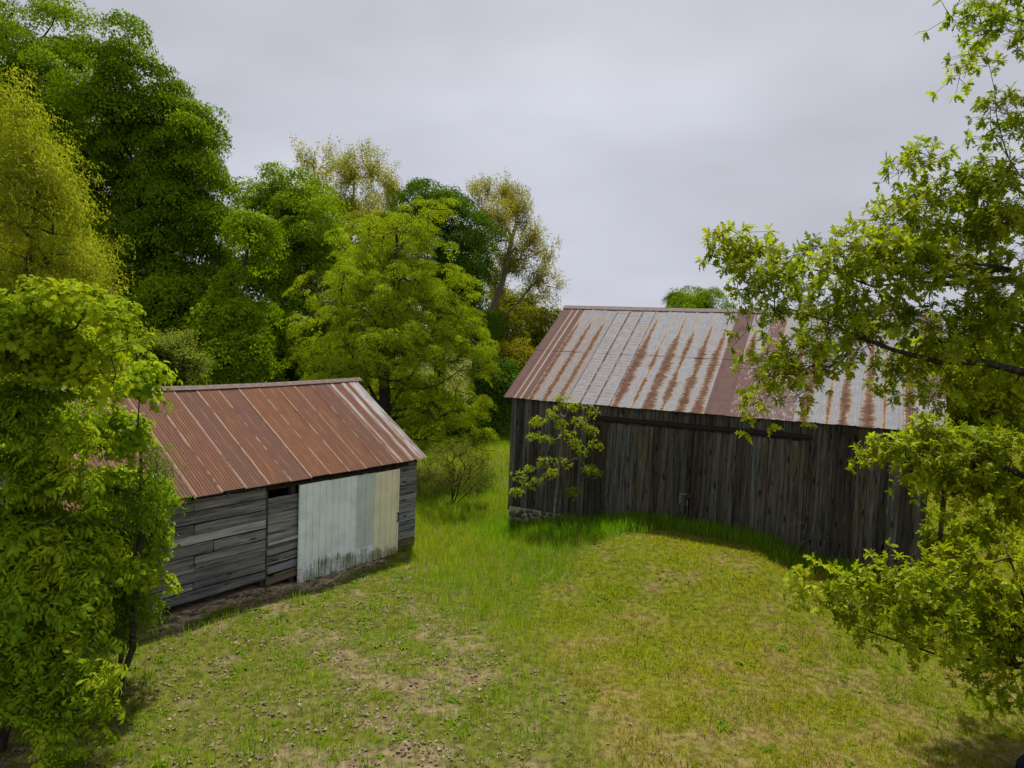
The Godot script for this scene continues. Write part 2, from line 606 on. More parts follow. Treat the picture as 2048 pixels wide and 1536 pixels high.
func soil_color(x: float, z: float) -> Color:
	var c := cover(x, z)
	var n := nter.get_noise_2d(x * 14.0 + 77.0, z * 14.0)
	var n2 := nter.get_noise_2d(x * 3.5 - 40.0, z * 3.5)
	var mown := Color(0.150, 0.158, 0.025).lerp(Color(0.195, 0.150, 0.065), dryness(x, z))
	var lush := Color(0.118, 0.128, 0.032)
	var thin := Color(0.125, 0.125, 0.035).lerp(Color(0.20, 0.155, 0.095), smooth(-0.05, 0.5, n + n2 * 0.6))
	var sand := Color(0.42, 0.335, 0.24).lerp(Color(0.24, 0.185, 0.13), smooth(0.0, 0.5, n))
	return mown * c.x + lush * c.y + thin * c.z + sand * c.w


# ---------------------------------------------------------------- boards and sheets
# a sawn board: length along y, width along x, thickness along z; edges a little uneven
func board(length: float, width: float, thick: float, rough := 0.004, ends := 0.0) -> ArrayMesh:
	var q := Quads.new()
	var segs := 3
	var uo := rr(0.0, maxf(0.01, 1.0 - width / 1.2))
	var vo := rr(0.0, maxf(0.01, 1.0 - length / 6.0))
	var flip := rng.randf() < 0.5
	var rows := []
	for i in segs + 1:
		var y := length * i / segs
		var a := rr(-rough, rough)
		var b := width + rr(-rough, rough)
		var ya := y
		var yb := y
		if i == 0:
			ya += rr(-ends, ends)
			yb += rr(-ends, ends)
		var zz := rr(-rough, rough) * 0.8
		rows.append([Vector3(a, ya, zz), Vector3(b, yb, zz)])
	var U := func(p: Vector3) -> Vector2:
		var t: float = vo + p.y / 6.0
		return Vector2(uo + p.x / 1.2, 1.0 - t if flip else t)
	var dz := Vector3(0, 0, thick)
	for i in segs:
		var a: Vector3 = rows[i][0]
		var b: Vector3 = rows[i][1]
		var c: Vector3 = rows[i + 1][1]
		var d: Vector3 = rows[i + 1][0]
		q.quad(a + dz, b + dz, c + dz, d + dz, U.call(a), U.call(b), U.call(c), U.call(d))
		q.quad(b, a, d, c, U.call(b), U.call(a), U.call(d), U.call(c))
		q.quad(a, a + dz, d + dz, d, U.call(a), U.call(a), U.call(d), U.call(d))
		q.quad(b + dz, b, c, c + dz, U.call(b), U.call(b), U.call(c), U.call(c))
	var t0: Vector3 = rows[segs][0]
	var t1: Vector3 = rows[segs][1]
	q.quad(t0 + dz, t1 + dz, t1, t0, U.call(t0), U.call(t1), U.call(t1), U.call(t0))
	var b0: Vector3 = rows[0][0]
	var b1: Vector3 = rows[0][1]
	q.quad(b0, b1, b1 + dz, b0 + dz, U.call(b0), U.call(b1), U.call(b1), U.call(b0))
	return q.mesh(self)


# lies a board down: length runs along +x from (x, y), width upwards
func lying(x: float, y: float, z: float, tilt := 0.0, lean := 0.0) -> Transform3D:
	var b := Basis(Vector3(0, 1, 0), Vector3(1, 0, 0), Vector3(0, 0, -1))
	b = Basis(Vector3(1, 0, 0), lean) * Basis(Vector3(0, 0, 1), tilt) * b
	return Transform3D(b, Vector3(x, y, z))


# a roofing sheet: profile heights across u, strips up the slope v; along = unit slope vectors
func sheet(u0: float, u1: float, vs: Array, prof: Callable, origin: Vector3, up_slope: Vector3, out: Vector3, ua: Vector2, ub: Vector2, cols: int, sag: Callable) -> ArrayMesh:
	var v := PackedVector3Array()
	var n := PackedVector3Array()
	var uv := PackedVector2Array()
	var idx := PackedInt32Array()
	for j in vs.size():
		for i in cols + 1:
			var u := lerpf(u0, u1, float(i) / cols)
			var e := (u1 - u0) / cols * 0.5
			var s: float = vs[j]
			v.append(origin + Vector3(u, 0, 0) + up_slope * s + out * prof.call(u) + Vector3(0, sag.call(u, s), 0))
			var slope: float = (prof.call(u + e) - prof.call(u - e)) / (2.0 * e)
			n.append((out - Vector3(slope, 0, 0)).normalized())
			uv.append(Vector2((u - ua.x) / ub.x, (s - ua.y) / ub.y))
	for j in vs.size() - 1:
		for i in cols:
			var a := j * (cols + 1) + i
			idx.append_array(PackedInt32Array([a, a + cols + 1, a + 1, a + 1, a + cols + 1, a + cols + 2]))
	return arrays(v, n, uv, idx)


# ---------------------------------------------------------------- barn
func build_barn() -> void:
	rng.seed = 101
	var t := thing("barn", BARN_AT, BARN_TURN)
	tag(t, "large dark weathered barn of vertical boards under a rust-streaked metal gable roof", "barn")
	var depth := 2.0 * BARN_HALF
	# frame inside
	var q := Quads.new()
	for x in [0.16, 3.6, 7.4, BARN_LEN - 0.16]:
		for z in [-0.25, -depth * 0.5, -depth + 0.25]:
			q.box(Vector3(x - 0.09, -0.3, z - 0.09), Vector3(x + 0.09, BARN_EAVE - 0.2, z + 0.09))
	q.box(Vector3(0.07, 3.68, -0.2), Vector3(BARN_LEN - 0.07, 3.86, -0.05))
	q.box(Vector3(0.07, 2.0, -0.16), Vector3(BARN_LEN - 0.07, 2.14, -0.04))
	q.box(Vector3(0.07, 3.68, -depth + 0.05), Vector3(BARN_LEN - 0.07, 3.86, -depth + 0.2))
	part("frame", q.mesh(self), M.beam_wood, t)
	# front wall
	var x := 0.0
	while x < BARN_LEN - 0.02:
		var w := minf(rr(0.17, 0.30), BARN_LEN - x)
		if BARN_LEN - x - w < 0.1:
			w = BARN_LEN - x
		var wp := t.transform * Vector3(x + w * 0.5, 0, 0.1)
		var low := ground_height(wp.x, wp.z) - 0.12
		if x < 2.75:
			low = 0.60 - 0.02 * x + rr(-0.015, 0.015)
		elif x < 8.2:
			low += 0.25
		var gap := rr(0.003, 0.014)
		var top := 3.93 + rr(-0.02, 0.01)
		part("wall_board", board(top - low, w - gap, 0.024, 0.003, 0.01), M["barn_wood_%d" % rng.randi_range(0, 4)], t, Transform3D(Basis(Vector3(0, 0, 1), rr(-0.0015, 0.0015)), Vector3(x, low, rr(-0.004, 0.006))))
		x += w
	# two sliding doors hanging from one rail
	for d in [[2.72, 5.505], [5.53, 8.36]]:
		var door := Node3D.new()
		door.name = "sliding_door"
		t.add_child(door, true)
		x = d[0]
		while x < d[1] - 0.02:
			var w := minf(rr(0.17, 0.29), d[1] - x)
			if d[1] - x - w < 0.09:
				w = d[1] - x
			var wp := t.transform * Vector3(x + w * 0.5, 0, 0.1)
			var low := ground_height(wp.x, wp.z) + rr(0.0, 0.03) - 0.02
			part("door_board", board(3.42 - low + rr(-0.01, 0.015), w - rr(0.003, 0.013), 0.024, 0.003, 0.012), M["barn_wood_%d" % rng.randi_range(0, 4)], door, Transform3D(Basis(), Vector3(x, low, 0.075 + rr(-0.003, 0.004))))
			x += w
		q = Quads.new()
		for y in [1.25, 2.2, 3.15]:
			q.box(Vector3(d[0] + 0.02, y, 0.042), Vector3(d[1] - 0.02, y + 0.14, 0.070))
		part("ledge", q.mesh(self), M.beam_wood, door)
		for hx in [d[0] + 0.4, d[1] - 0.4]:
			part("hanger", box_mesh(Vector3(hx - 0.025, 3.28, 0.104), Vector3(hx + 0.025, 3.50, 0.112)), M.dark_iron, door)
	q = Quads.new()
	q.box(Vector3(2.6, 3.47, 0.034), Vector3(8.45, 3.60, 0.074))
	q.box(Vector3(2.6, 3.585, 0.076), Vector3(8.45, 3.60, 0.14))
	q.box(Vector3(2.6, 3.50, 0.126), Vector3(8.45, 3.583, 0.14))
	part("door_track", q.mesh(self), M.old_rust, t)
	var latch := part("latch", box_mesh(Vector3(5.44, 1.60, 0.106), Vector3(5.60, 1.72, 0.15)), M.dark_iron, t)
	part("hasp", box_mesh(Vector3(5.27, 1.665, 0.104), Vector3(5.438, 1.70, 0.112)), M.pale_metal, latch)
	part("bracket", box_mesh(Vector3(5.25, 1.42, 0.105), Vector3(5.285, 1.70, 0.116)), M.pale_metal, latch)
	part("chain_tag", box_mesh(Vector3(5.46, 1.38, 0.112), Vector3(5.49, 1.52, 0.12)), M.pale_metal, latch)
	# gable walls and back wall
	var pitch := (BARN_RIDGE - BARN_EAVE) / BARN_HALF
	for side in [0, 1]:
		var z := 0.0
		while z < depth - 0.02:
			var w := minf(rr(0.2, 0.3), depth - z)
			var mid := z + w * 0.5
			var top := BARN_EAVE - 0.1 + pitch * minf(mid, depth - mid)
			var b := Basis(Vector3(0, 1, 0), -PI / 2 if side == 0 else PI / 2)
			var at := Vector3(0.0, 0.45, -depth + z + 0.002) if side == 0 else Vector3(BARN_LEN, -0.1, -z)
			part("gable_board", board(top - at.y, w - 0.006, 0.024), M["barn_wood_%d" % rng.randi_range(0, 4)], t, Transform3D(b, at))
			z += w
	x = 0.0
	while x < BARN_LEN - 0.02:
		var w := minf(0.3, BARN_LEN - x)
		part("back_board", board(3.95, w - 0.005, 0.024), M["barn_wood_%d" % rng.randi_range(0, 4)], t, Transform3D(Basis(Vector3(0, 1, 0), PI), Vector3(x + w, 0.0, -depth)))
		x += w
	# field-stone footing that shows where the yard falls away
	var foot := part("foundation", box_mesh(Vector3(0.03, -0.4, -0.30), Vector3(3.3, 0.575, 0.012)), M.mortar, t)
	var placed := []
	for tries in 900:
		if placed.size() >= 44:
			break
		var r := rr(0.06, 0.14)
		var c := Vector2(rr(0.08, 2.6), rr(0.0, 0.52))
		var ok := true
		for p in placed:
			if (p[0] - c).length() < (p[1] + r) * 0.83:
				ok = false
				break
		if ok:
			placed.append([c, r])
	for p in placed:
		var stone := stone_mesh(p[1])
		part("stone", stone, M["stone_%d" % rng.randi_range(0, 3)], foot, Transform3D(Basis.from_euler(Vector3(0, 0, rr(-0.5, 0.5))).scaled(Vector3(rr(1.0, 1.3), rr(0.75, 0.95), 0.45)), Vector3(p[0].x, p[0].y, 0.01)))
	var back := part("footing", box_mesh(Vector3(0.03, -0.4, -depth + 0.03), Vector3(0.30, 0.44, -0.31)), M.mortar, t)
	back.set_meta("label", "stone footing under the far gable")
	# roof
	var roof := Node3D.new()
	roof.name = "roof"
	t.add_child(roof, true)
	q = Quads.new()
	var run := sqrt(BARN_HALF * BARN_HALF + (BARN_RIDGE - BARN_EAVE) ** 2)
	for s in [1.0, -1.0]:
		var o := Vector3(0, BARN_EAVE, 0) if s > 0 else Vector3(0, BARN_EAVE, -depth)
		var up := Vector3(0, BARN_RIDGE - BARN_EAVE, -BARN_HALF * s) / run
		var out := Vector3(0, BARN_HALF, (BARN_RIDGE - BARN_EAVE) * s) / run
		for i in 12:
			var xr := 0.02 + (BARN_LEN - 0.08) * i / 11.0
			var a: Vector3 = o + Vector3(xr, 0, 0) - out * 0.20 - up * 0.02
			slab(q, a, Vector3(0.05, 0, 0), up * (run + 0.01), out * 0.14)
		for k in 8:
			var a: Vector3 = o + Vector3(-0.22, 0, 0) - out * 0.058 + up * (-0.08 + k * (run / 7.0 - 0.005))
			slab(q, a, Vector3(BARN_LEN + 0.46, 0, 0), up * 0.10, out * 0.022)
	part("rafters", q.mesh(self), M.beam_wood, roof)
	for s in [1.0, -1.0]:
		var o := Vector3(0, BARN_EAVE, 0) if s > 0 else Vector3(0, BARN_EAVE, -depth)
		var up := Vector3(0, BARN_RIDGE - BARN_EAVE, -BARN_HALF * s) / run
		var out := Vector3(0, BARN_HALF, (BARN_RIDGE - BARN_EAVE) * s) / run
		for course in 2:
			var u := -0.25 - 0.2
			while u < BARN_LEN + 0.3:
				var ua := maxf(u, -0.25)
				var ub := minf(u + 0.45, BARN_LEN + 0.32)
				var corr := ub > 10.75
				var lift := (0.003 if int(round((u + 0.45) / 0.45)) % 2 else 0.0) + (0.0055 if course else 0.0) + rr(0.0, 0.002)
				var edge := rr(0.0, 0.002)
				var prof := func(uu: float) -> float:
					if corr:
						return lift + 0.007 * sin(uu * TAU / 0.068)
					var d := minf(uu - ua, ub - uu)
					var m := absf(uu - (ua + ub) * 0.5)
					return lift + 0.018 * maxf(0.0, 1.0 - absf(d - 0.025) / 0.022) + 0.006 * maxf(0.0, 1.0 - m / 0.015) + edge * sin(uu * 9.0)
				var wave := rr(-0.006, 0.006)
				var vs := [-0.18 + rr(-0.012, 0.012), 1.2, 2.505 + rr(-0.004, 0.004)] if course == 0 else [2.44 + rr(-0.006, 0.006), 3.9, run + 0.01]
				var sag := func(uu: float, ss: float) -> float:
					return wave * sin(ss * 2.0) - 0.028 * sin(clampf((uu + 0.25) / 11.6, 0, 1) * PI) * clampf(ss / run, 0, 1)
				part("roof_sheet", sheet(ua, ub, vs, prof, o, up, out, Vector2(-0.3, -0.2), Vector2(11.8, 5.6), 40 if corr else 18, sag), M.barn_roof_metal, roof)
				u += 0.45
	var ridge_x := -0.27
	while ridge_x < BARN_LEN + 0.3:
		var x1 := minf(ridge_x + 2.42, BARN_LEN + 0.34)
		q = Quads.new()
		var y0 := BARN_RIDGE + 0.045
		var sa := -0.028 * sin(clampf((ridge_x + 0.25) / 11.6, 0, 1) * PI)
		var sb := -0.028 * sin(clampf((x1 + 0.25) / 11.6, 0, 1) * PI)
		for s in [1.0, -1.0]:
			var dn := Vector3(0, -0.115, 0.165 * s)
			var a := Vector3(ridge_x, y0 + sa + rr(0, 0.006), -BARN_HALF)
			var b := Vector3(x1 + 0.03, y0 + sb + rr(0, 0.006), -BARN_HALF)
			q.quad(a + dn, b + dn, b, a)
			q.quad(a + dn - Vector3(0, 0.012, 0), b + dn - Vector3(0, 0.012, 0), b + dn, a + dn)
		part("ridge_cap", q.mesh(self), M.ridge_metal, roof)
		ridge_x += 2.42
	# low lean-to at the far corner
	q = Quads.new()
	q.box(Vector3(BARN_LEN + 0.75, -0.1, -5.2), Vector3(BARN_LEN + 0.87, 2.6, -5.08))
	q.box(Vector3(BARN_LEN + 0.03, 2.40, -5.06), Vector3(BARN_LEN + 0.9, 2.52, -4.98))
	var lt := part("lean_to", q.mesh(self), M.barn_wood_4, t)
	var lrun := Vector2(2.9, 0.95).length()
	var lup := Vector3(0, 0.95, -2.9) / lrun
	var lout := Vector3(0, 2.9, 0.95) / lrun
	for k in 2:
		var u := BARN_LEN + 0.06 + k * 0.45
		var prof := func(uu: float) -> float: return 0.007 * sin(uu * TAU / 0.068) + 0.003 * (k % 2)
		var flat := func(_a: float, _b: float) -> float: return 0.0
		part("roof_sheet", sheet(u, u + 0.48, [-0.25, lrun], prof, Vector3(0, 2.56, -4.9), lup, lout, Vector2(8.0, -0.2), Vector2(11.8, 5.6), 40, flat), M.shed_roof_metal, lt)


func slab(q: Quads, a: Vector3, dx: Vector3, dy: Vector3, dz: Vector3) -> void:
	q.quad(a + dz, a + dx + dz, a + dx + dy + dz, a + dy + dz)
	q.quad(a + dx, a, a + dy, a + dx + dy)
	q.quad(a, a + dz, a + dy + dz, a + dy)
	q.quad(a + dx + dz, a + dx, a + dx + dy, a + dx + dy + dz)
	q.quad(a + dy + dz, a + dx + dy + dz, a + dx + dy, a + dy)
	q.quad(a, a + dx, a + dx + dz, a + dz)


func stone_mesh(r: float) -> ArrayMesh:
	var v := PackedVector3Array()
	var n := PackedVector3Array()
	var idx := PackedInt32Array()
	var off := rr(0, 900)
	for j in 6:
		for i in 9:
			var a := TAU * i / 8.0
			var b := PI * j / 5.0
			var d := Vector3(sin(b) * cos(a), cos(b), sin(b) * sin(a))
			var k := r * (1.0 + 0.45 * nter.get_noise_3d(d.x * 55.0 + off, d.y * 55.0, d.z * 55.0))
			v.append(d * k)
			n.append(d)
	for j in 5:
		for i in 8:
			var a := j * 9 + i
			idx.append_array(PackedInt32Array([a, a + 9, a + 1, a + 1, a + 9, a + 10]))
	return arrays(v, n, PackedVector2Array(), idx)


# ---------------------------------------------------------------- shed
func build_shed() -> void:
	rng.seed = 202
	var t := thing("shed", SHED_AT, SHED_TURN)
	tag(t, "low grey plank shed with a rusty corrugated roof and a white metal sliding door", "shed")
	var depth := 2.0 * SHED_HALF
	var L := SHED_LEN
	var q := Quads.new()
	for x in [-0.1, -0.66, -3.92, -4.66, -6.9, -L + 0.1]:
		q.box(Vector3(x - 0.06, -0.1, -0.17), Vector3(x + 0.06, 2.3, -0.05))
		q.box(Vector3(x - 0.06, -0.1, -depth + 0.05), Vector3(x + 0.06, 2.3, -depth + 0.17))
	q.box(Vector3(-L, 2.302, -0.19), Vector3(-0.03, 2.42, -0.06))
	q.box(Vector3(-L, 2.302, -depth + 0.05), Vector3(-0.03, 2.42, -depth + 0.19))
	part("frame", q.mesh(self), M.beam_wood, t)
	# planks: x0, x1, y0, y1 at x0, tilt, material
	var P := []
	for c in [[0.33, 0.52, 4], [0.53, 0.67, 0], [0.685, 0.88, 1], [0.885, 1.03, 0], [1.035, 1.20, 2], [1.205, 1.425, 1], [1.44, 1.615, 9], [1.625, 1.83, 4], [1.85, 2.09, 1], [2.10, 2.32, 4]]:
		var cut := -6.30 + rr(-0.04, 0.04)
		if c[2] == 9 or c[0] == 0.33:
			P.append([-L + 0.02, -4.68, c[0], c[1], c[2]])
		elif c[0] == 1.205:
			P.append([-L + 0.02, -5.9, c[0], c[1], c[2]])
			P.append([-5.885, -4.68, c[0], c[1], 0])
		elif c[0] == 0.685 or c[0] == 1.85:
			P.append([-L + 0.02, -7.2, c[0], c[1], c[2]])
			P.append([-7.19, -4.68, c[0], c[1], c[2]])
		else:
			P.append([-L + 0.02, cut - 0.006, c[0], c[1], c[2]])
			P.append([cut + 0.006, -4.68, c[0], c[1], (int(c[2]) + 1) % 3])
	for c in [[0.16, 0.36, 5], [0.40, 0.57, 0], [0.60, 0.77, 2], [0.80, 0.95, 0], [0.955, 1.04, 4], [1.09, 1.30, 3], [1.305, 1.50, 3], [1.505, 1.72, 0], [1.725, 1.90, 1], [1.905, 2.07, 1]]:
		P.append([-4.62, -3.80, c[0], c[1], c[2]])
	for c in [[0.02, 0.29, 5], [0.30, 0.53, 0], [0.54, 0.76, 1], [0.775, 1.0, 0], [1.01, 1.27, 3], [1.275, 1.50, 0], [1.51, 1.74, 1], [1.75, 1.97, 0], [1.98, 2.16, 2], [2.17, 2.34, 1]]:
		P.append([-0.70, 0.012, c[0], c[1], c[2]])
	for p in P:
		var m: Material = M.shed_wood_light if p[4] == 9 else M["shed_wood_%d" % p[4]]
		var tilt := rr(-0.004, 0.004)
		if p[0] == -4.62 and p[3] < 0.96:
			tilt = rr(0.02, 0.05)
		part("wall_plank", board(p[1] - p[0], p[3] - p[2] - rr(0.004, 0.014), 0.03, 0.006, 0.015), m, t, lying(p[0], p[2], 0.028 + rr(-0.008, 0.012), tilt, rr(-0.03, 0.03)))
	part("batten", board(0.84, 0.055, 0.03, 0.004), M.shed_wood_light, t, lying(-4.63, 1.045, 0.07, 0.03))
	part("post", box_mesh(Vector3(-4.66, 0.1, 0.0), Vector3(-4.635, 2.28, 0.030)), M.beam_wood, t)
	# sliding door of odd metal panels
	var door := Node3D.new()
	door.name = "sliding_door"
	t.add_child(door, true)
	q = Quads.new()
	for y in [0.15, 1.1, 2.05]:
		q.box(Vector3(-3.84, y, 0.045), Vector3(-0.75, y + 0.1, 0.07))
	for x in [-3.85, -2.2, -0.83]:
		q.box(Vector3(x, 0.04, 0.071), Vector3(x + 0.08, 2.22, 0.076))
	part("door_frame", q.mesh(self), M.beam_wood, door)
	var none := func(_a: float, _b: float) -> float: return 0.0
	var rib := func(u: float, pitch: float, at: float) -> float:
		var l := fposmod(u - at, pitch)
		var d := minf(l, pitch - l)
		var m := absf(l - pitch * 0.5)
		return -0.030 * (1.0 - smoothstep(0.004, 0.011, d)) + 0.005 * (1.0 - smoothstep(0.008, 0.016, absf(m - 0.03)))
	# u0 u1 v0 v1 z pitch phase material name
	for d in [[-3.87, -3.05, -0.01, 2.265, 0.112, 0.19, -3.87, "door_white"], [-3.07, -2.14, 0.0, 2.255, 0.114, 0.19, -3.87, "door_white"], [-2.17, -1.58, 0.0, 0.62, 0.112, 0.19, -3.87, "door_white"], [-2.19, -1.57, 0.46, 2.25, 0.126, 0.30, -2.19, "door_grey"], [-1.60, -0.74, 0.02, 2.24, 0.132, 0.20, -1.60, "door_cream"]]:
		var pitch: float = d[5]
		var at: float = d[6]
		var prof := func(u: float) -> float: return rib.call(u, pitch, at)
		part("metal_panel", sheet(d[0], d[1], [d[2] + 0.0, d[3]], prof, Vector3(0, 0, d[4]), Vector3(0, 1, 0), Vector3(0, 0, 1), Vector2(-3.9, 0.0), Vector2(3.2, 2.4), int((d[1] - d[0]) / 0.005), none), M[d[7]], door)
	q = Quads.new()
	q.box(Vector3(-0.80, 0.86, 0.162), Vector3(-0.775, 1.10, 0.178))
	q.box(Vector3(-0.80, 0.86, 0.134), Vector3(-0.775, 0.885, 0.1615))
	q.box(Vector3(-0.80, 1.075, 0.134), Vector3(-0.775, 1.10, 0.1615))
	part("handle", q.mesh(self), M.old_rust, door)
	part("edge_strip", box_mesh(Vector3(-0.735, 0.3, 0.06), Vector3(-0.70, 0.87, 0.10)), M.dark_iron, door)
	part("door_rail", box_mesh(Vector3(-4.7, 2.275, 0.06), Vector3(-0.4, 2.33, 0.12)), M.old_rust, t)
	# other walls
	var pitch2 := (SHED_RIDGE - SHED_EAVE) / SHED_HALF
	for side in [0, 1]:
		var y := 0.1
		while y < SHED_RIDGE - 0.35:
			var hgt := rr(0.18, 0.25)
			var inset := maxf(0.0, (y + hgt - SHED_EAVE + 0.15) / pitch2)
			var len_ := depth - 2.0 * inset
			if len_ > 0.4:
				var b := Basis(Vector3(0, 1, 0), PI / 2) * Basis(Vector3(0, 1, 0), Vector3(1, 0, 0), Vector3(0, 0, -1))
				part("gable_plank", board(len_, hgt - 0.008, 0.028), M["shed_wood_%d" % rng.randi_range(0, 4)], t, Transform3D(b, Vector3(0.008 if side else -L + 0.03, y, -inset)))
			y += hgt
	for k in 10:
		part("back_plank", board(L - 0.04, 0.225, 0.028), M["shed_wood_%d" % (k % 5)], t, lying(-L + 0.02, 0.05 + k * 0.23, -depth + 0.03))
	# roof
	var roof := Node3D.new()
	roof.name = "roof"
	t.add_child(roof, true)
	var run := sqrt(SHED_HALF * SHED_HALF + (SHED_RIDGE - SHED_EAVE) ** 2)
	q = Quads.new()
	for s in [1.0, -1.0]:
		var o := Vector3(0, SHED_EAVE, 0) if s > 0 else Vector3(0, SHED_EAVE, -depth)
		var up := Vector3(0, SHED_RIDGE - SHED_EAVE, -SHED_HALF * s) / run
		var out := Vector3(0, SHED_HALF, (SHED_RIDGE - SHED_EAVE) * s) / run
		for i in 13:
			var xr := -L - 0.0 + (L - 0.05) * i / 12.0
			slab(q, o + Vector3(xr, 0, 0) - out * 0.26 - up * 0.17, Vector3(0.05, 0, 0), up * (run + 0.05), out * 0.13)
		for k in 5:
			slab(q, o + Vector3(-L - 0.2, 0, 0) - out * 0.05 - Vector3(0, 0.10 * k / 4.0, 0) + up * (-0.15 + k * (run / 4.0 - 0.03)), Vector3(L + 0.5, 0, 0), up * 0.09, out * 0.022)
	part("rafters", q.mesh(self), M.shed_wood_4, roof)
	for s in [1.0, -1.0]:
		var o := Vector3(0, SHED_EAVE, 0) if s > 0 else Vector3(0, SHED_EAVE, -depth)
		var up := Vector3(0, SHED_RIDGE - SHED_EAVE, -SHED_HALF * s) / run
		var out := Vector3(0, SHED_HALF, (SHED_RIDGE - SHED_EAVE) * s) / run
		for k in range(1, 18):
			var u0 := -9.7 + k * 0.55
			var ua := maxf(u0, -8.65)
			var ub := minf(u0 + 0.60, 0.40)
			var lift := rr(0.0, 0.003) + (0.006 if k % 2 else 0.0)
			var prof := func(u: float) -> float: return lift + 0.0075 * sin(u * TAU / 0.0685)
			var wv := rr(-0.008, 0.008)
			var sag := func(u: float, v: float) -> float:
				return -0.085 * sin(clampf((u + 9.5) / 9.9, 0, 1) * PI) * clampf(v / run, 0, 1) + wv * sin(v * 2.2)
			part("roof_sheet", sheet(ua, ub, [-0.22 + rr(-0.02, 0.02), 1.1, 2.2, run + 0.01], prof, o, up, out, Vector2(-9.7, -0.3), Vector2(10.2, 3.7), 66, sag), M.shed_roof_metal, roof)
	var x0 := -8.67
	while x0 < 0.38:
		var x1 := minf(x0 + 2.0, 0.42)
		q = Quads.new()
		for s in [1.0, -1.0]:
			var dn := Vector3(0, -0.085, 0.14 * s)
			var a := Vector3(x0, SHED_RIDGE + 0.035 - 0.085 * sin(clampf((x0 + 9.5) / 9.9, 0, 1) * PI), -SHED_HALF)
			var b := Vector3(x1 + 0.02, SHED_RIDGE + 0.035 - 0.085 * sin(clampf((x1 + 9.5) / 9.9, 0, 1) * PI), -SHED_HALF)
			q.quad(a + dn, b + dn, b, a)
		part("ridge_cap", q.mesh(self), M.ridge_metal, roof)
		x0 += 2.0


# ---------------------------------------------------------------- leaves
const SHAPES := {
	"far": [[0.0, 0.3], [0, 0], [0.42, 0.22], [0.30, 0.62], [0, 1], [-0.30, 0.62], [-0.42, 0.22]],
	"oval": [[0.0, 0.4], [0, 0], [0.25, 0.35], [0.18, 0.72], [0, 1], [-0.18, 0.72], [-0.25, 0.35]],
	"lance": [[0.0, 0.4], [0, 0], [0.15, 0.28], [0.12, 0.6], [0, 1], [-0.12, 0.6], [-0.15, 0.28]],
	"maple": [[0.0, 0.32], [0, 0], [0.30, -0.06], [0.28, 0.14], [0.60, 0.30], [0.40, 0.42], [0.48, 0.68], [0.2, 0.6], [0, 1], [-0.2, 0.6], [-0.48, 0.68], [-0.40, 0.42], [-0.60, 0.30], [-0.28, 0.14], [-0.30, -0.06]],
	"oak": [[0.0, 0.45], [0, 0], [0.05, 0.16], [0.19, 0.24], [0.07, 0.34], [0.27, 0.50], [0.08, 0.58], [0.21, 0.78], [0.06, 0.82], [0, 1], [-0.06, 0.82], [-0.21, 0.78], [-0.08, 0.58], [-0.27, 0.50], [-0.07, 0.34], [-0.19, 0.24], [-0.05, 0.16]],
}


func leaf(q: Quads, at: Vector3, dir: Vector3, up: Vector3, size: float, shape: String, c: Color, bend := 0.25) -> void:
	var d := dir.normalized()
	var side := d.cross(up).normalized()
	var nn := side.cross(d).normalized()
	var k := q.v.size()
	var pts: Array = SHAPES[shape]
	for p in pts:
		var px: float = p[0]
		var py: float = p[1]
		q.v.append(at + (side * px + d * py + nn * (absf(px) * 0.35 - py * py * bend)) * size)
		q.n.append((nn + side * px * -0.5 + d * py * bend).normalized())
		q.col.append(c)
	for i in range(1, pts.size()):
		var j := i + 1 if i + 1 < pts.size() else 1
		q.idx.append_array(PackedInt32Array([k, k + j, k + i]))


func twig(q: Quads, a: Vector3, b: Vector3, r: float, c: Color) -> void:
	var d := (b - a).normalized()
	var s := d.cross(Vector3(0.3, 1, 0.2)).normalized() * r
	var t := d.cross(s)
	var k := q.v.size()
	for p in [s, (-s * 0.5 + t * 0.87), (-s * 0.5 - t * 0.87)]:
		q.v.append(a + p)
		q.v.append(b + p * 0.6)
		q.n.append(p.normalized())
		q.n.append(p.normalized())
		q.col.append(c)
		q.col.append(c)
	for i in 3:
		var e := k + i * 2
		var f := k + ((i + 1) % 3) * 2
		q.idx.append_array(PackedInt32Array([e, e + 1, f, f, e + 1, f + 1]))


func tint(spread: float) -> Color:
	var k := 1.0 + rr(-spread, spread)
	var w := rr(-spread, spread) * 0.6
	return Color(k * (1.0 + w), k, k * (1.0 - w))


const TWIG := Color(0.35, 0.22, 0.4)

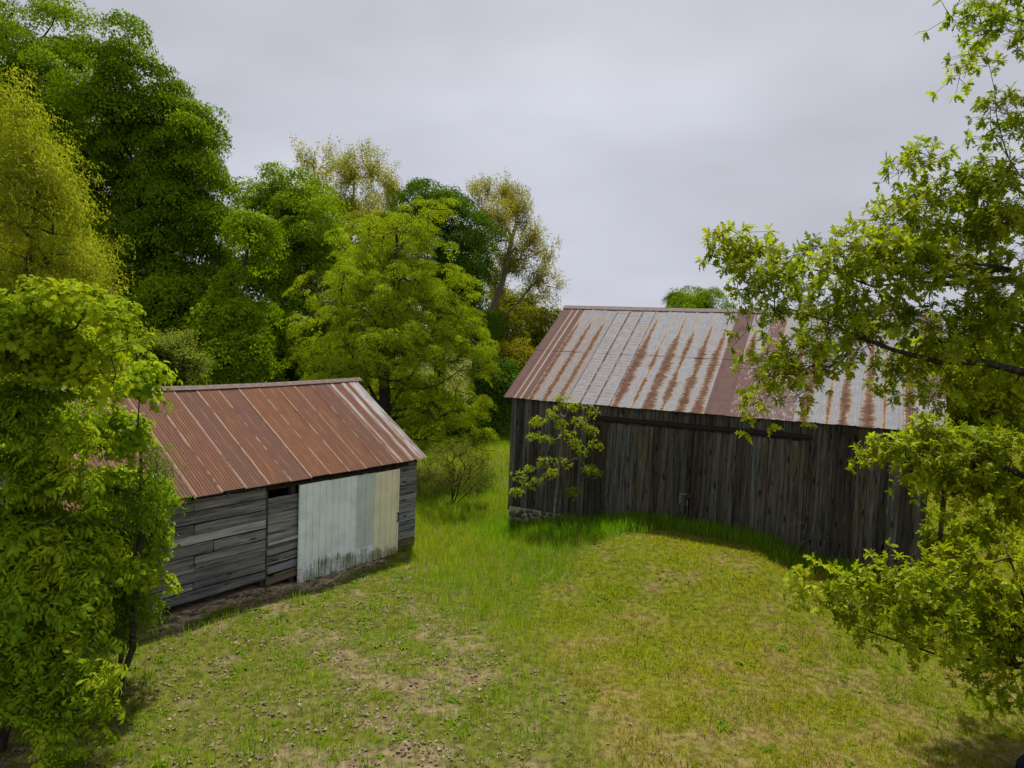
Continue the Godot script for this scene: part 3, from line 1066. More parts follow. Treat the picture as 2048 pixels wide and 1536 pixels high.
func make_clumps() -> void:
	rng.seed = 303
	CL.maple = []
	CL.airy = []
	CL.fine = []
	CL.oak = []
	CL.compound = []
	CL.maple_near = []
	CL.spruce = []
	CL.blossom = []
	for variant in 4:
		# flat, drooping fans of maple leaves
		var q := Quads.new()
		for i in 62:
			var a := rr(0, TAU)
			var r := sqrt(rng.randf()) * 0.62
			var o := Vector3(cos(a), 0, sin(a))
			leaf(q, o * r + Vector3(0, rr(-0.10, 0.13) - 0.55 * r * r, 0), o + Vector3(0, rr(-1.3, 0.0), 0) + rvec() * 0.5, Vector3(0, 0.8, 0) + o * 0.6 + rvec() * 0.6, rr(0.075, 0.135), "far", tint(0.25))
		CL.maple.append(q.mesh(self))
		# small sprays of half-open leaves on rising twigs
		q = Quads.new()
		for k in 5:
			var d := (Vector3(rr(-0.5, 0.5), 1.0, rr(-0.5, 0.5))).normalized()
			var b := Vector3(rr(-0.22, 0.22), rr(-0.2, 0.0), rr(-0.22, 0.22))
			for i in 7:
				var p := b + d * (0.07 * i + rr(0, 0.05))
				leaf(q, p + rvec() * 0.05, rvec() + d * 0.5 + Vector3(0, -0.2, 0), Vector3(0, 1, 0) + rvec() * 0.8, rr(0.06, 0.11), "oval", tint(0.25))
		CL.airy.append(q.mesh(self))
		# fine hanging foliage
		q = Quads.new()
		for k in 6:
			var b := Vector3(rr(-0.3, 0.3), rr(-0.1, 0.25), rr(-0.3, 0.3))
			var d := Vector3(rr(-0.6, 0.6), rr(-0.9, 0.2), rr(-0.6, 0.6)).normalized()
			for i in 9:
				leaf(q, b + d * 0.055 * i + rvec() * 0.03, rvec() + d + Vector3(0, -0.3, 0), Vector3(0, 1, 0) + rvec() * 0.7, rr(0.06, 0.10), "lance", tint(0.28))
		CL.fine.append(q.mesh(self))
		# oak: twigs ending in rosettes of lobed leaves
		q = Quads.new()
		for k in 6:
			var tip := rvec() * Vector3(0.27, 0.13, 0.27) + Vector3(0, 0.02, 0)
			twig(q, Vector3.ZERO + rvec() * 0.05, tip, 0.004, Color(0.55, 0.32, 0.5))
			var out := (tip + Vector3(0, 0.05, 0)).normalized()
			for i in 7:
				var a := TAU * i / 7.0 + rr(-0.3, 0.3)
				var s := out.cross(Vector3(0.2, 1, 0.1)).normalized()
				var dir := (s * cos(a) + out.cross(s) * sin(a)) * rr(0.7, 1.2) + out * rr(0.3, 0.9) + Vector3(0, -0.25, 0)
				leaf(q, tip, dir, Vector3(0, 1, 0) + rvec() * 0.45, rr(0.075, 0.14), "oak", tint(0.25), rr(0.1, 0.45))
		CL.oak.append(q.mesh(self))
		# compound leaves with drooping leaflets
		q = Quads.new()
		for k in 9:
			var a := rr(0, TAU)
			var o := Vector3(cos(a), rr(-0.3, 0.7), sin(a)).normalized()
			var b := rvec() * 0.10
			var len_ := rr(0.20, 0.32)
			twig(q, b, b + o * len_, 0.003, Color(0.8, 0.6, 0.5))
			var c := tint(0.25)
			if rng.randf() < 0.14:
				c = Color(2.0, 0.95, 1.2)
			for i in 7:
				var f := 0.35 + 0.65 * (i / 2) / 3.0
				var s := o.cross(Vector3(0, 1, 0)).normalized() * (1.0 if i % 2 else -1.0)
				var dir := s * 0.9 + o * 0.5 + Vector3(0, -0.45, 0)
				if i == 6:
					dir = o + Vector3(0, -0.5, 0)
				leaf(q, b + o * len_ * f, dir, Vector3(0, 1, 0) + rvec() * 0.3, rr(0.06, 0.12), "oval" if k % 2 else "lance", c * rr(0.75, 1.25), rr(0.2, 0.6))
		CL.compound.append(q.mesh(self))
		# broad maple leaves seen close
		q = Quads.new()
		for i in 18:
			var a := rr(0, TAU)
			var o := Vector3(cos(a), 0, sin(a))
			var r := rr(0.03, 0.27)
			leaf(q, o * r + Vector3(0, rr(-0.12, 0.12) - r * 0.3, 0), o + Vector3(0, rr(-0.8, 0.0), 0) + rvec() * 0.3, Vector3(0, 1, 0) + o * 0.3 + rvec() * 0.35, rr(0.08, 0.15), "maple", tint(0.2))
		CL.maple_near.append(q.mesh(self))
		q = Quads.new()
		for i in 46:
			var a := rr(0, TAU)
			var o := Vector3(cos(a), rr(-0.5, 0.25), sin(a))
			leaf(q, o * rr(0.0, 0.5), o + rvec() * 0.4, Vector3(0, 1, 0) + rvec() * 0.3, rr(0.12, 0.22), "lance", tint(0.2), 0.1)
		CL.spruce.append(q.mesh(self))
		q = Quads.new()
		for i in 44:
			var p := rvec() * Vector3(0.4, 0.28, 0.4) * sqrt(rng.randf())
			var white := rng.randf() < 0.68
			leaf(q, p, rvec() + Vector3(0, 0.3, 0), Vector3(0, 1, 0) + rvec() * 0.7, rr(0.07, 0.11) if white else rr(0.06, 0.1), "far", Color(3.5, 2.7, 10.0) * rr(0.85, 1.1) if white else tint(0.2))
		CL.blossom.append(q.mesh(self))


# ---------------------------------------------------------------- trees
# cfg: blobs [[centre, radii, weight]], points, per, spread, clump, size, color, vary, trunk [points], radius, bark, tip
func grow(called: String, label: String, category: String, at: Vector3, cfg: Dictionary, group := "") -> Node3D:
	rng.seed = hash(label)
	var t := thing(called, at)
	tag(t, label, category, group)
	var pos := PackedVector3Array()
	var par := PackedInt32Array()
	# trunks and given limbs
	var off: Vector3 = at if cfg.get("world", false) else Vector3.ZERO
	for line in cfg.trunk:
		var last := -1
		var first: Vector3 = line[0] - off
		var start := 0
		if pos.size() and not cfg.get("stems", false):
			var best := 1e9
			for i in pos.size():
				var d := pos[i].distance_squared_to(first)
				if d < best:
					best = d
					last = i
		else:
			pos.append(first)
			par.append(-1)
			last = pos.size() - 1
			start = 1
		for k in range(start, line.size()):
			var goal: Vector3 = line[k] - off
			var from := pos[last]
			var steps := maxi(1, int(from.distance_to(goal) / cfg.get("step", 0.7)))
			for s in range(1, steps + 1):
				var p := from.lerp(goal, float(s) / steps)
				if s < steps:
					p += rvec() * 0.06 * cfg.get("wobble", 1.0)
				pos.append(p)
				par.append(last)
				last = pos.size() - 1
	# places the twigs must reach
	var total := 0.0
	for b in cfg.blobs:
		total += b[1].x * b[1].y * b[1].z * (b[2] if b.size() > 2 else 1.0)
	var goals := []
	var shell: float = cfg.get("shell", 0.45)
	for b in cfg.blobs:
		var share: float = b[1].x * b[1].y * b[1].z * (b[2] if b.size() > 2 else 1.0) / total
		var n := maxi(1, int(round(float(cfg.points) * share))) if not cfg.get("each", 0) else int(cfg.each)
		for i in n:
			var d := rvec()
			var far := rr(1.05, 1.45) if rng.randf() < 0.14 else 1.0
			var p: Vector3 = b[0] - off + d * pow(rng.randf(), shell) * far * b[1]
			goals.append(p)
	var axis: Vector3 = cfg.trunk[0][-1] - off
	var root_at: Vector3 = cfg.trunk[0][0] - off
	var key := func(p: Vector3) -> float:
		var e := Geometry3D.get_closest_point_to_segment(p, root_at, axis)
		return e.distance_to(p) + 0.12 * p.distance_to(root_at)
	var order := []
	for g in goals:
		order.append([key.call(g), g])
	order.sort_custom(func(a, b): return a[0] < b[0])
	var tips := []
	var skip: float = cfg.get("low", 0.25)
	var stepl: float = cfg.get("step", 0.7)
	for g in order:
		var p: Vector3 = g[1]
		var best := 1e9
		var near := 0
		for i in pos.size():
			var e := p - pos[i]
			var d := e.length_squared()
			if d < best:
				if e.y < 0.0:
					d *= 1.0 + 2.0 * e.y * e.y / (d + 0.001)
				if d < best and pos[i].y - root_at.y > skip:
					best = d
					near = i
		var a := pos[near]
		var dist := a.distance_to(p)
		var lead := Vector3.UP
		if par[near] >= 0:
			lead = (a - pos[par[near]]).normalized()
		var c := a + (lead * 0.6 + Vector3.UP * 0.25).normalized() * dist * 0.4
		var n := maxi(1, int(ceil(dist / stepl)))
		var last := near
		for s in range(1, n + 1):
			var f := float(s) / n
			var w := a.lerp(c, f).lerp(c.lerp(p, f), f)
			if s < n:
				w += rvec() * 0.05 * stepl
			pos.append(w)
			par.append(last)
			last = pos.size() - 1
		tips.append(last)
	# girth by the number of twigs carried
	var load_ := PackedFloat32Array()
	load_.resize(pos.size())
	for i in tips:
		load_[i] += 1.0
	for i in range(pos.size() - 1, -1, -1):
		if load_[i] == 0.0:
			load_[i] = 0.5
		if par[i] >= 0:
			load_[par[i]] += load_[i]
	var most := load_[0]
	var tip_r: float = cfg.get("tip", 0.012)
	var base_r: float = cfg.radius
	var power := log(base_r / tip_r) / log(maxf(most, 2.0))
	var stem := PackedInt32Array()
	stem.resize(pos.size())
	var stems := 0
	for i in pos.size():
		if par[i] < 0:
			stem[i] = stems
			stems += 1
		else:
			stem[i] = stem[par[i]]
	for one in stems:
		grow_stem(pos, par, load_, stem, one, tip_r, power, t, M[cfg.get("bark", "bark_dark")])
	if int(cfg.per) <= 0:
		return t
	# leaf clumps on the twigs
	var middle := Vector3.ZERO
	for g in goals:
		middle += g
	middle /= goals.size()
	var kinds: Array = CL[cfg.clump]
	var xf := []
	var cols := []
	for k in kinds.size():
		xf.append([])
		cols.append([])
	var base: Color = cfg.color
	var other: Color = cfg.get("color2", base)
	var vary: float = cfg.get("vary", 0.2)
	var face: float = cfg.get("face", 0.35)
	var pad: float = cfg.get("pad", 0.0)
	var droop: float = cfg.get("droop", 0.5)
	for tip in tips:
		var shift := rng.randf()
		var heart := pos[tip]
		var away := (heart - middle).normalized()
		var wide := pad * rr(0.6, 1.25)
		var top := (Vector3.UP + Vector3(away.x, 0, away.z) * rr(0.1, 0.55) + rvec() * 0.15).normalized()
		var across := top.cross(rvec()).normalized()
		var deep := across.cross(top)
		for k in int(cfg.per):
			var p := heart
			var lean := Vector3.ZERO
			if pad > 0.0:
				var an := rr(0, TAU)
				var r := sqrt(rng.randf())
				var flat_ := across * cos(an) + deep * sin(an)
				p += flat_ * r * wide + top * (wide * (0.15 - droop * r * r + rr(-0.28, 0.28)))
				lean = flat_ * r * 0.9
			elif k > 0:
				p += rvec() * float(cfg.spread) * pow(rng.randf(), 0.5)
			var out := (p - middle).normalized()
			var up := (Vector3.UP + out * face + lean + rvec() * 0.25).normalized()
			var side := up.cross(rvec()).normalized()
			var sc: float = cfg.size * rr(0.65, 1.3)
			var b := Basis(side, up, side.cross(up)).scaled_local(Vector3(sc, sc, sc))
			var which := rng.randi() % kinds.size()
			xf[which].append(Transform3D(b, p))
			var c := base.lerp(other, clampf(shift * 0.7 + rr(-0.1, 0.4), 0, 1)) * (1.0 + rr(-vary, vary))
			cols[which].append(c)
	for k in kinds.size():
		scatter("crown", kinds[k], M[cfg.get("leaf", "leaf")], xf[k], cols[k], t)
	return t


func grow_stem(pos: PackedVector3Array, par: PackedInt32Array, load_: PackedFloat32Array, stem: PackedInt32Array, one: int, tip_r: float, power: float, t: Node3D, m: Material) -> void:
	var v := PackedVector3Array()
	var nn := PackedVector3Array()
	var idx := PackedInt32Array()
	for i in pos.size():
		if par[i] < 0 or stem[i] != one:
			continue
		var a := pos[par[i]]
		var b := pos[i]
		var rb := tip_r * pow(load_[i], power)
		var ra := minf(tip_r * pow(load_[par[i]], power), rb * 1.5)
		var sides := 7 if rb > 0.08 else (5 if rb > 0.03 else 3)
		var d := (b - a).normalized()
		var s := d.cross(Vector3(0.31, 0.2, 0.93)).normalized()
		var u := d.cross(s)
		var k := v.size()
		for j in sides:
			var w := s * cos(TAU * j / sides) + u * sin(TAU * j / sides)
			v.append(a + w * ra)
			v.append(b + w * rb + d * rb * 0.4)
			nn.append(w)
			nn.append(w)
		for j in sides:
			var e := k + j * 2
			var f := k + ((j + 1) % sides) * 2
			idx.append_array(PackedInt32Array([e, e + 1, f, f, e + 1, f + 1]))
	part("trunk", arrays(v, nn, PackedVector2Array(), idx), m, t)


func scatter(called: String, mesh: Mesh, m: Material, xf: Array, cols: Array, parent: Node) -> MultiMeshInstance3D:
	if xf.is_empty():
		return null
	var mm := MultiMesh.new()
	mm.transform_format = MultiMesh.TRANSFORM_3D
	mm.use_colors = true
	mm.mesh = mesh
	mm.instance_count = xf.size()
	for i in xf.size():
		mm.set_instance_transform(i, xf[i])
		mm.set_instance_color(i, cols[i])
	var o := MultiMeshInstance3D.new()
	o.name = called
	o.multimesh = mm
	o.material_override = m
	o.set_meta("kind", "stuff")
	parent.add_child(o, true)
	return o


func ellipse(x: float, y: float, z: float, rx: float, ry: float, rz: float, w := 1.0) -> Array:
	return [Vector3(x, y, z), Vector3(rx, ry, rz), w]


# ---------------------------------------------------------------- planting
func at_ground(x: float, z: float) -> Vector3:
	return Vector3(x, ground_height(x, z) - 0.03, z)


func straight(h: float, lean := Vector3.ZERO) -> Array:
	return [[Vector3(0, -0.1, 0), Vector3(0, h * 0.45, 0) + lean * 0.3, Vector3(0, h, 0) + lean]]


func build_trees() -> void:
	var dark := Color(0.125, 0.227, 0.008)
	var dark2 := Color(0.211, 0.310, 0.010)
	# tall maples of the wood edge behind the shed
	var tall := {"points": 250, "per": 13, "pad": 1.05, "droop": 0.35, "shell": 0.4, "clump": "maple", "size": 0.88, "color": dark, "color2": dark2, "vary": 0.22, "radius": 0.34, "tip": 0.014, "step": 1.0, "low": 2.0}
	var c := tall.duplicate()
	c.merge({"world": true, "trunk": [[Vector3(-24.5, -0.1, -35.5), Vector3(-24, 9, -35.3), Vector3(-23.5, 19.0, -35)]], "blobs": [ellipse(-24.08, 20.15, -36.53, 2.19, 1.93, 2.37), ellipse(-23.53, 17.24, -33.26, 2.11, 2.11, 2.42), ellipse(-21.77, 16.46, -33.38, 2.59, 2.12, 2.70), ellipse(-25.35, 14.11, -36.18, 3.06, 3.06, 3.52), ellipse(-21.45, 12.91, -33.60, 2.60, 2.84, 3.13), ellipse(-23.85, 9.55, -35.06, 3.21, 3.21, 3.69)]}, true)
	grow("maple_tree", "tallest dark green maple rising behind the pale yellow-green tree", "tree", Vector3(-24.5, 0, -35.5), c, "maples along the wood edge")
	c = tall.duplicate()
	c.merge({"world": true, "points": 260, "trunk": [[Vector3(-18.6, -0.1, -33), Vector3(-18.4, 8, -33), Vector3(-18.2, 17.5, -33)], [Vector3(-18.5, 5, -33), Vector3(-20.5, 12, -32.5)], [Vector3(-18.5, 4, -33), Vector3(-15.8, 12, -33.5)]], "blobs": [ellipse(-17.54, 17.18, -31.36, 1.55, 1.66, 1.84), ellipse(-18.00, 15.08, -31.41, 1.99, 1.77, 2.16), ellipse(-16.47, 15.55, -32.03, 1.69, 1.80, 2.01), ellipse(-16.13, 13.80, -32.71, 2.07, 1.84, 2.25), ellipse(-19.36, 13.19, -34.45, 2.43, 2.18, 2.65), ellipse(-14.26, 13.49, -32.08, 1.47, 2.15, 2.08), ellipse(-16.12, 10.90, -32.75, 2.77, 2.08, 2.79), ellipse(-13.54, 10.79, -31.52, 1.33, 2.00, 1.91), ellipse(-19.20, 9.92, -34.62, 2.44, 2.19, 2.66), ellipse(-15.67, 8.26, -33.32, 3.05, 1.88, 2.83), ellipse(-14.18, 7.93, -34.24, 1.21, 1.45, 1.53)]}, true)
	grow("maple_tree", "broad dark green maple with bare limbs showing through its crown, above the shed ridge", "tree", Vector3(-18.6, 0, -33), c, "maples along the wood edge")
	c = tall.duplicate()
	c.merge({"world": true, "points": 110, "color": Color(0.171, 0.284, 0.009), "color2": Color(0.262, 0.360, 0.012), "pad": 0.75, "trunk": [[Vector3(-12.6, -0.1, -29.5), Vector3(-12.5, 4.5, -29.5), Vector3(-12.4, 8.5, -29.3)]], "blobs": [ellipse(-13.26, 5.53, -30.03, 1.69, 1.06, 1.58), ellipse(-11.39, 6.40, -29.02, 1.23, 1.23, 1.41), ellipse(-13.99, 6.95, -29.77, 1.47, 0.84, 1.33), ellipse(-11.38, 4.80, -27.56, 1.55, 0.97, 1.45), ellipse(-10.54, 5.02, -27.89, 0.79, 1.18, 1.13), ellipse(-11.13, 9.35, -29.82, 0.73, 1.26, 1.15), ellipse(-14.90, 5.68, -30.36, 1.28, 0.86, 1.23)]}, true)
	grow("maple_tree", "small bushy maple with layered boughs just behind the middle of the shed roof", "tree", Vector3(-12.6, 0, -29.5), c, "maples along the wood edge")
	c = tall.duplicate()
	c.merge({"world": true, "points": 180, "color": Color(0.162, 0.276, 0.009), "color2": Color(0.251, 0.352, 0.012), "trunk": [[Vector3(-12.2, -0.1, -36), Vector3(-12.0, 6, -36), Vector3(-11.8, 12.0, -36)]], "blobs": [ellipse(-11.90, 12.99, -37.73, 1.59, 1.33, 1.68), ellipse(-13.31, 11.90, -37.71, 1.59, 1.59, 1.83), ellipse(-10.56, 11.03, -36.41, 2.05, 1.79, 2.21), ellipse(-12.44, 9.16, -36.08, 2.03, 2.03, 2.34), ellipse(-10.26, 8.35, -37.41, 1.84, 2.37, 2.42), ellipse(-11.58, 6.15, -35.18, 2.23, 1.98, 2.42), ellipse(-12.38, 4.89, -34.70, 1.47, 1.47, 1.69), ellipse(-9.47, 5.25, -36.67, 1.55, 1.55, 1.78)]}, true)
	grow("maple_tree", "mid green maple between the tall dark maple and the light green one", "tree", Vector3(-12.2, 0, -36), c, "maples along the wood edge")
	c = tall.duplicate()
	c.merge({"world": true, "points": 140, "color": Color(0.072, 0.143, 0.013), "color2": Color(0.100, 0.192, 0.013), "trunk": [[Vector3(-4.4, -0.1, -43), Vector3(-4.5, 7, -43), Vector3(-4.6, 14.0, -43)]], "blobs": [ellipse(-5.37, 13.63, -40.92, 1.30, 1.01, 1.33), ellipse(-4.24, 13.41, -44.15, 1.87, 1.87, 2.15), ellipse(-2.79, 10.80, -42.19, 1.19, 2.38, 2.05), ellipse(-6.03, 12.35, -41.84, 1.77, 1.47, 1.86), ellipse(-4.04, 9.11, -43.62, 2.15, 2.46, 2.65), ellipse(-2.82, 6.76, -45.04, 1.59, 2.22, 2.19)]}, true)
	grow("maple_tree", "darkest green rounded maple behind the top of the light green maple", "tree", Vector3(-4.4, 0, -43), c, "maples along the wood edge")
	c = tall.duplicate()
	c.merge({"world": true, "points": 120, "color": Color(0.211, 0.276, 0.011), "color2": Color(0.302, 0.343, 0.013), "trunk": [[Vector3(-8.0, -0.1, -42), Vector3(-8.0, 6, -42), Vector3(-8.0, 11.0, -42)]], "blobs": [ellipse(-8.44, 11.54, -40.92, 1.73, 1.15, 1.66), ellipse(-10.27, 9.82, -44.10, 2.17, 2.17, 2.50), ellipse(-6.80, 9.80, -39.92, 1.97, 1.97, 2.26), ellipse(-8.29, 7.00, -40.78, 2.58, 2.01, 2.64), ellipse(-5.61, 6.52, -40.13, 1.98, 1.98, 2.27)]}, true)
	grow("maple_tree", "olive green maple filling the gap behind the light green maple's crown", "tree", Vector3(-8.0, 0, -42), c, "maples along the wood edge")
	# the light green maple between the two buildings
	c = {"world": true, "points": 620, "per": 7, "pad": 0.5, "droop": 0.4, "shell": 0.4, "clump": "maple", "size": 0.37, "color": Color(0.255, 0.365, 0.015), "color2": Color(0.345, 0.425, 0.02), "vary": 0.2, "radius": 0.26, "tip": 0.011, "step": 0.6, "low": 1.2, "face": 0.5,
		"trunk": [[Vector3(-5.0, -0.1, -28), Vector3(-5.0, 3.2, -28), Vector3(-5.1, 6.2, -28), Vector3(-4.6, 9.6, -28)], [Vector3(-5.0, 2.4, -28), Vector3(-3.6, 4.6, -27.4), Vector3(-2.6, 7.2, -27.0)], [Vector3(-5.0, 2.6, -28), Vector3(-6.4, 5.0, -27.6), Vector3(-7.0, 7.2, -27.4)], [Vector3(-5.0, 2.0, -28), Vector3(-3.0, 3.2, -27), Vector3(-1.2, 3.6, -26.6)]],
		"blobs": [ellipse(-4.64, 10.16, -29.38, 1.45, 1.03, 1.43), ellipse(-6.00, 9.06, -29.19, 1.64, 1.23, 1.65), ellipse(-3.77, 8.77, -29.40, 1.66, 1.24, 1.67), ellipse(-6.37, 7.26, -26.64, 1.50, 1.13, 1.51), ellipse(-4.53, 7.23, -28.00, 2.17, 1.38, 2.04), ellipse(-2.48, 7.19, -29.36, 1.24, 1.45, 1.55), ellipse(-7.50, 5.34, -28.25, 1.39, 1.19, 1.49), ellipse(-5.00, 5.26, -26.60, 2.25, 1.31, 2.05), ellipse(-2.77, 5.33, -28.70, 1.82, 1.41, 1.86), ellipse(-1.55, 4.77, -28.93, 1.02, 1.22, 1.29), ellipse(-6.23, 3.86, -27.25, 1.73, 0.96, 1.54), ellipse(-4.00, 3.42, -29.30, 2.27, 1.24, 2.02), ellipse(-1.71, 3.09, -29.36, 1.03, 1.03, 1.19), ellipse(-3.13, 1.98, -29.38, 1.86, 0.83, 1.55), ellipse(-1.43, 1.48, -29.01, 1.02, 0.72, 1.00), ellipse(-8.44, 3.71, -28.18, 0.79, 0.79, 0.91), ellipse(-3.42, 10.79, -29.26, 0.82, 0.82, 0.95)]}
	grow("maple_tree", "light yellow-green maple with visible dark branches standing between shed and barn", "tree", Vector3(-5.0, 0, -28), c)
	# pale trees just leafing out behind
	var pale := {"points": 230, "per": 4, "spread": 0.6, "shell": 0.6, "clump": "airy", "size": 1.25, "color": Color(0.350, 0.334, 0.055), "color2": Color(0.294, 0.320, 0.039), "vary": 0.2, "radius": 0.15, "tip": 0.013, "step": 1.0, "low": 3.0, "face": 0.1, "bark": "bark_grey", "world": true}
	c = pale.duplicate()
	c.merge({"trunk": [[Vector3(-11.3, -0.1, -48), Vector3(-11.3, 8, -48), Vector3(-11.0, 17, -48)], [Vector3(-11.3, 8, -48), Vector3(-13.5, 16, -48)]], "blobs": [ellipse(-13.65, 16.12, -45.69, 0.80, 1.29, 1.20), ellipse(-10.83, 15.96, -45.82, 1.45, 1.61, 1.76), ellipse(-10.32, 16.69, -50.36, 0.89, 2.13, 1.73), ellipse(-12.82, 16.51, -48.55, 0.75, 1.37, 1.22), ellipse(-11.04, 13.41, -45.63, 2.25, 1.61, 2.22), ellipse(-13.86, 14.31, -47.67, 1.34, 1.68, 1.74), ellipse(-10.00, 13.59, -48.31, 1.36, 1.36, 1.57)]}, true)
	grow("poplar_tree", "pale yellow poplar with open upright crown rising behind the light green maple", "tree", Vector3(-11.3, 0, -48), c, "pale trees leafing out")
	c = pale.duplicate()
	c.merge({"points": 40, "trunk": [[Vector3(-8.4, -0.1, -50), Vector3(-8.4, 8, -50), Vector3(-8.2, 16.4, -50)]], "blobs": [ellipse(-8.92, 15.87, -49.45, 0.49, 1.22, 0.98), ellipse(-9.41, 15.04, -52.43, 0.74, 1.29, 1.17)]}, true)
	grow("poplar_tree", "slim pale poplar top poking up beside the darkest green maple", "tree", Vector3(-8.4, 0, -50), c, "pale trees leafing out")
	c = pale.duplicate()
	c.merge({"points": 330, "color": Color(0.336, 0.305, 0.072), "color2": Color(0.280, 0.291, 0.055), "radius": 0.22, "trunk": [[Vector3(-3.0, -0.1, -50), Vector3(-2.6, 5, -50), Vector3(-1.0, 9.5, -50), Vector3(0.2, 15.5, -50)], [Vector3(-2.6, 5, -50), Vector3(0.0, 8.0, -50), Vector3(1.6, 10.0, -50)], [Vector3(-2.6, 5, -50), Vector3(0.2, 6.8, -50), Vector3(2.0, 7.6, -50)], [Vector3(-2.4, 6, -50), Vector3(-2.0, 12, -50), Vector3(-2.4, 16.2, -50)]], "blobs": [ellipse(-2.96, 15.38, -47.57, 0.67, 1.00, 0.96), ellipse(-2.36, 16.42, -52.50, 0.55, 1.29, 1.06), ellipse(-1.06, 15.98, -51.85, 0.91, 1.28, 1.26), ellipse(-0.11, 14.73, -50.61, 1.07, 1.60, 1.54), ellipse(-1.56, 13.18, -47.77, 1.35, 1.68, 1.74), ellipse(0.87, 12.83, -51.69, 1.09, 1.46, 1.47), ellipse(2.03, 11.41, -48.26, 0.68, 1.02, 0.98), ellipse(-0.49, 10.95, -51.27, 1.81, 1.44, 1.87), ellipse(1.69, 9.93, -50.82, 1.25, 1.07, 1.34), ellipse(2.89, 9.02, -52.50, 0.67, 0.92, 0.91), ellipse(-1.51, 9.16, -51.75, 1.09, 1.46, 1.47)]}, true)
	grow("poplar_tree", "sparse bronze-tinted tree leaning over the left end of the barn roof", "tree", Vector3(-3.0, 0, -50), c, "pale trees leafing out")
	# scrub between the bronze tree and the barn
	var scrub := {"points": 120, "per": 8, "spread": 0.7, "clump": "maple", "size": 1.0, "color": Color(0.182, 0.220, 0.022), "color2": Color(0.252, 0.263, 0.024), "vary": 0.2, "radius": 0.14, "tip": 0.015, "step": 0.8, "low": 0.8, "world": true}
	c = scrub.duplicate()
	c.merge({"trunk": [[Vector3(1.0, -0.1, -54), Vector3(1.0, 6, -54)]], "blobs": [ellipse(-0.02, 8.36, -56.34, 2.78, 1.59, 2.51), ellipse(1.89, 7.17, -53.22, 1.87, 1.50, 1.94), ellipse(-1.05, 6.65, -51.84, 1.83, 1.83, 2.10), ellipse(2.88, 7.89, -51.49, 0.73, 0.73, 0.83), ellipse(1.27, 5.26, -55.19, 2.72, 1.55, 2.46)]}, true)
	grow("scrub_tree", "olive yellow bushy tree seen between the maple and the barn roof edge", "tree", Vector3(1.0, 0, -54), c, "scrub behind the barn")
	c = scrub.duplicate()
	c.merge({"points": 60, "color": Color(0.294, 0.284, 0.020), "color2": Color(0.336, 0.298, 0.022), "trunk": [[Vector3(-0.2, -0.1, -46), Vector3(0.4, 3, -46)]], "blobs": [ellipse(0.12, 4.54, -43.86, 1.24, 0.68, 1.10), ellipse(-0.86, 3.90, -47.78, 1.01, 0.84, 1.06)]}, true)
	grow("scrub_bush", "bright yellow-leaved bush low beside the barn roof edge", "bush", Vector3(-0.2, 0, -46), c, "scrub behind the barn")
	c = scrub.duplicate()
	c.merge({"points": 90, "color": Color(0.070, 0.156, 0.015), "color2": Color(0.119, 0.213, 0.020), "trunk": [[Vector3(-0.6, -0.1, -42), Vector3(-0.6, 3, -42)]], "blobs": [ellipse(-1.02, 1.84, -44.09, 1.24, 1.55, 1.61), ellipse(-0.70, 3.28, -41.04, 1.01, 1.16, 1.25), ellipse(-1.33, 0.95, -40.80, 1.15, 1.15, 1.32)]}, true)
	grow("scrub_bush", "dark green thicket right of the light green maple at the back of the lawn", "bush", Vector3(-0.6, 0, -42), c, "scrub behind the barn")
	c = scrub.duplicate()
	c.merge({"points": 140, "color": Color(0.085, 0.17, 0.011), "color2": Color(0.13, 0.21, 0.013), "size": 1.3, "trunk": [[Vector3(-9.6, -0.1, -41), Vector3(-9.6, 5, -41)]], "blobs": [ellipse(-11.69, 4.06, -38.97, 3.02, 1.65, 2.68), ellipse(-9.03, 2.88, -42.07, 2.96, 1.78, 2.73), ellipse(-5.61, 1.51, -39.31, 2.49, 1.66, 2.39), ellipse(-3.65, 0.97, -42.50, 1.80, 1.50, 1.89)]}, true)
	grow("scrub_bush", "thick green undergrowth at the wood edge behind the light green maple", "bush", Vector3(-9.6, 0, -41), c, "scrub behind the barn")
	c = scrub.duplicate()
	c.merge({"points": 160, "color": Color(0.085, 0.17, 0.011), "color2": Color(0.13, 0.21, 0.013), "size": 1.3, "trunk": [[Vector3(-20, -0.1, -42), Vector3(-20, 6, -42)]], "blobs": [ellipse(-21.97, 5.86, -40.16, 3.96, 2.55, 3.74), ellipse(-17.65, 4.32, -41.34, 4.08, 2.04, 3.52), ellipse(-26.64, 8.04, -41.72, 3.53, 2.94, 3.72)]}, true)
	grow("scrub_bush", "dense undergrowth in the gloom below the tall maples", "bush", Vector3(-20, 0, -42), c, "scrub behind the barn")
	# trees past the barn
	c = tall.duplicate()
	c.merge({"world": true, "points": 80, "per": 14, "pad": 0.75, "size": 0.6, "trunk": [[Vector3(11.8, -0.1, -46), Vector3(12, 5, -46), Vector3(12, 9.0, -46)]], "blobs": [ellipse(11.36, 8.61, -45.22, 1.59, 0.80, 1.37), ellipse(9.96, 8.36, -44.59, 0.94, 0.63, 0.90), ellipse(12.43, 8.24, -44.47, 1.25, 0.78, 1.17), ellipse(11.08, 7.30, -43.82, 2.47, 1.23, 2.13)]}, true)
	grow("maple_tree", "round-topped dark maple showing just above the barn ridge", "tree", Vector3(11.8, 0, -46), c)
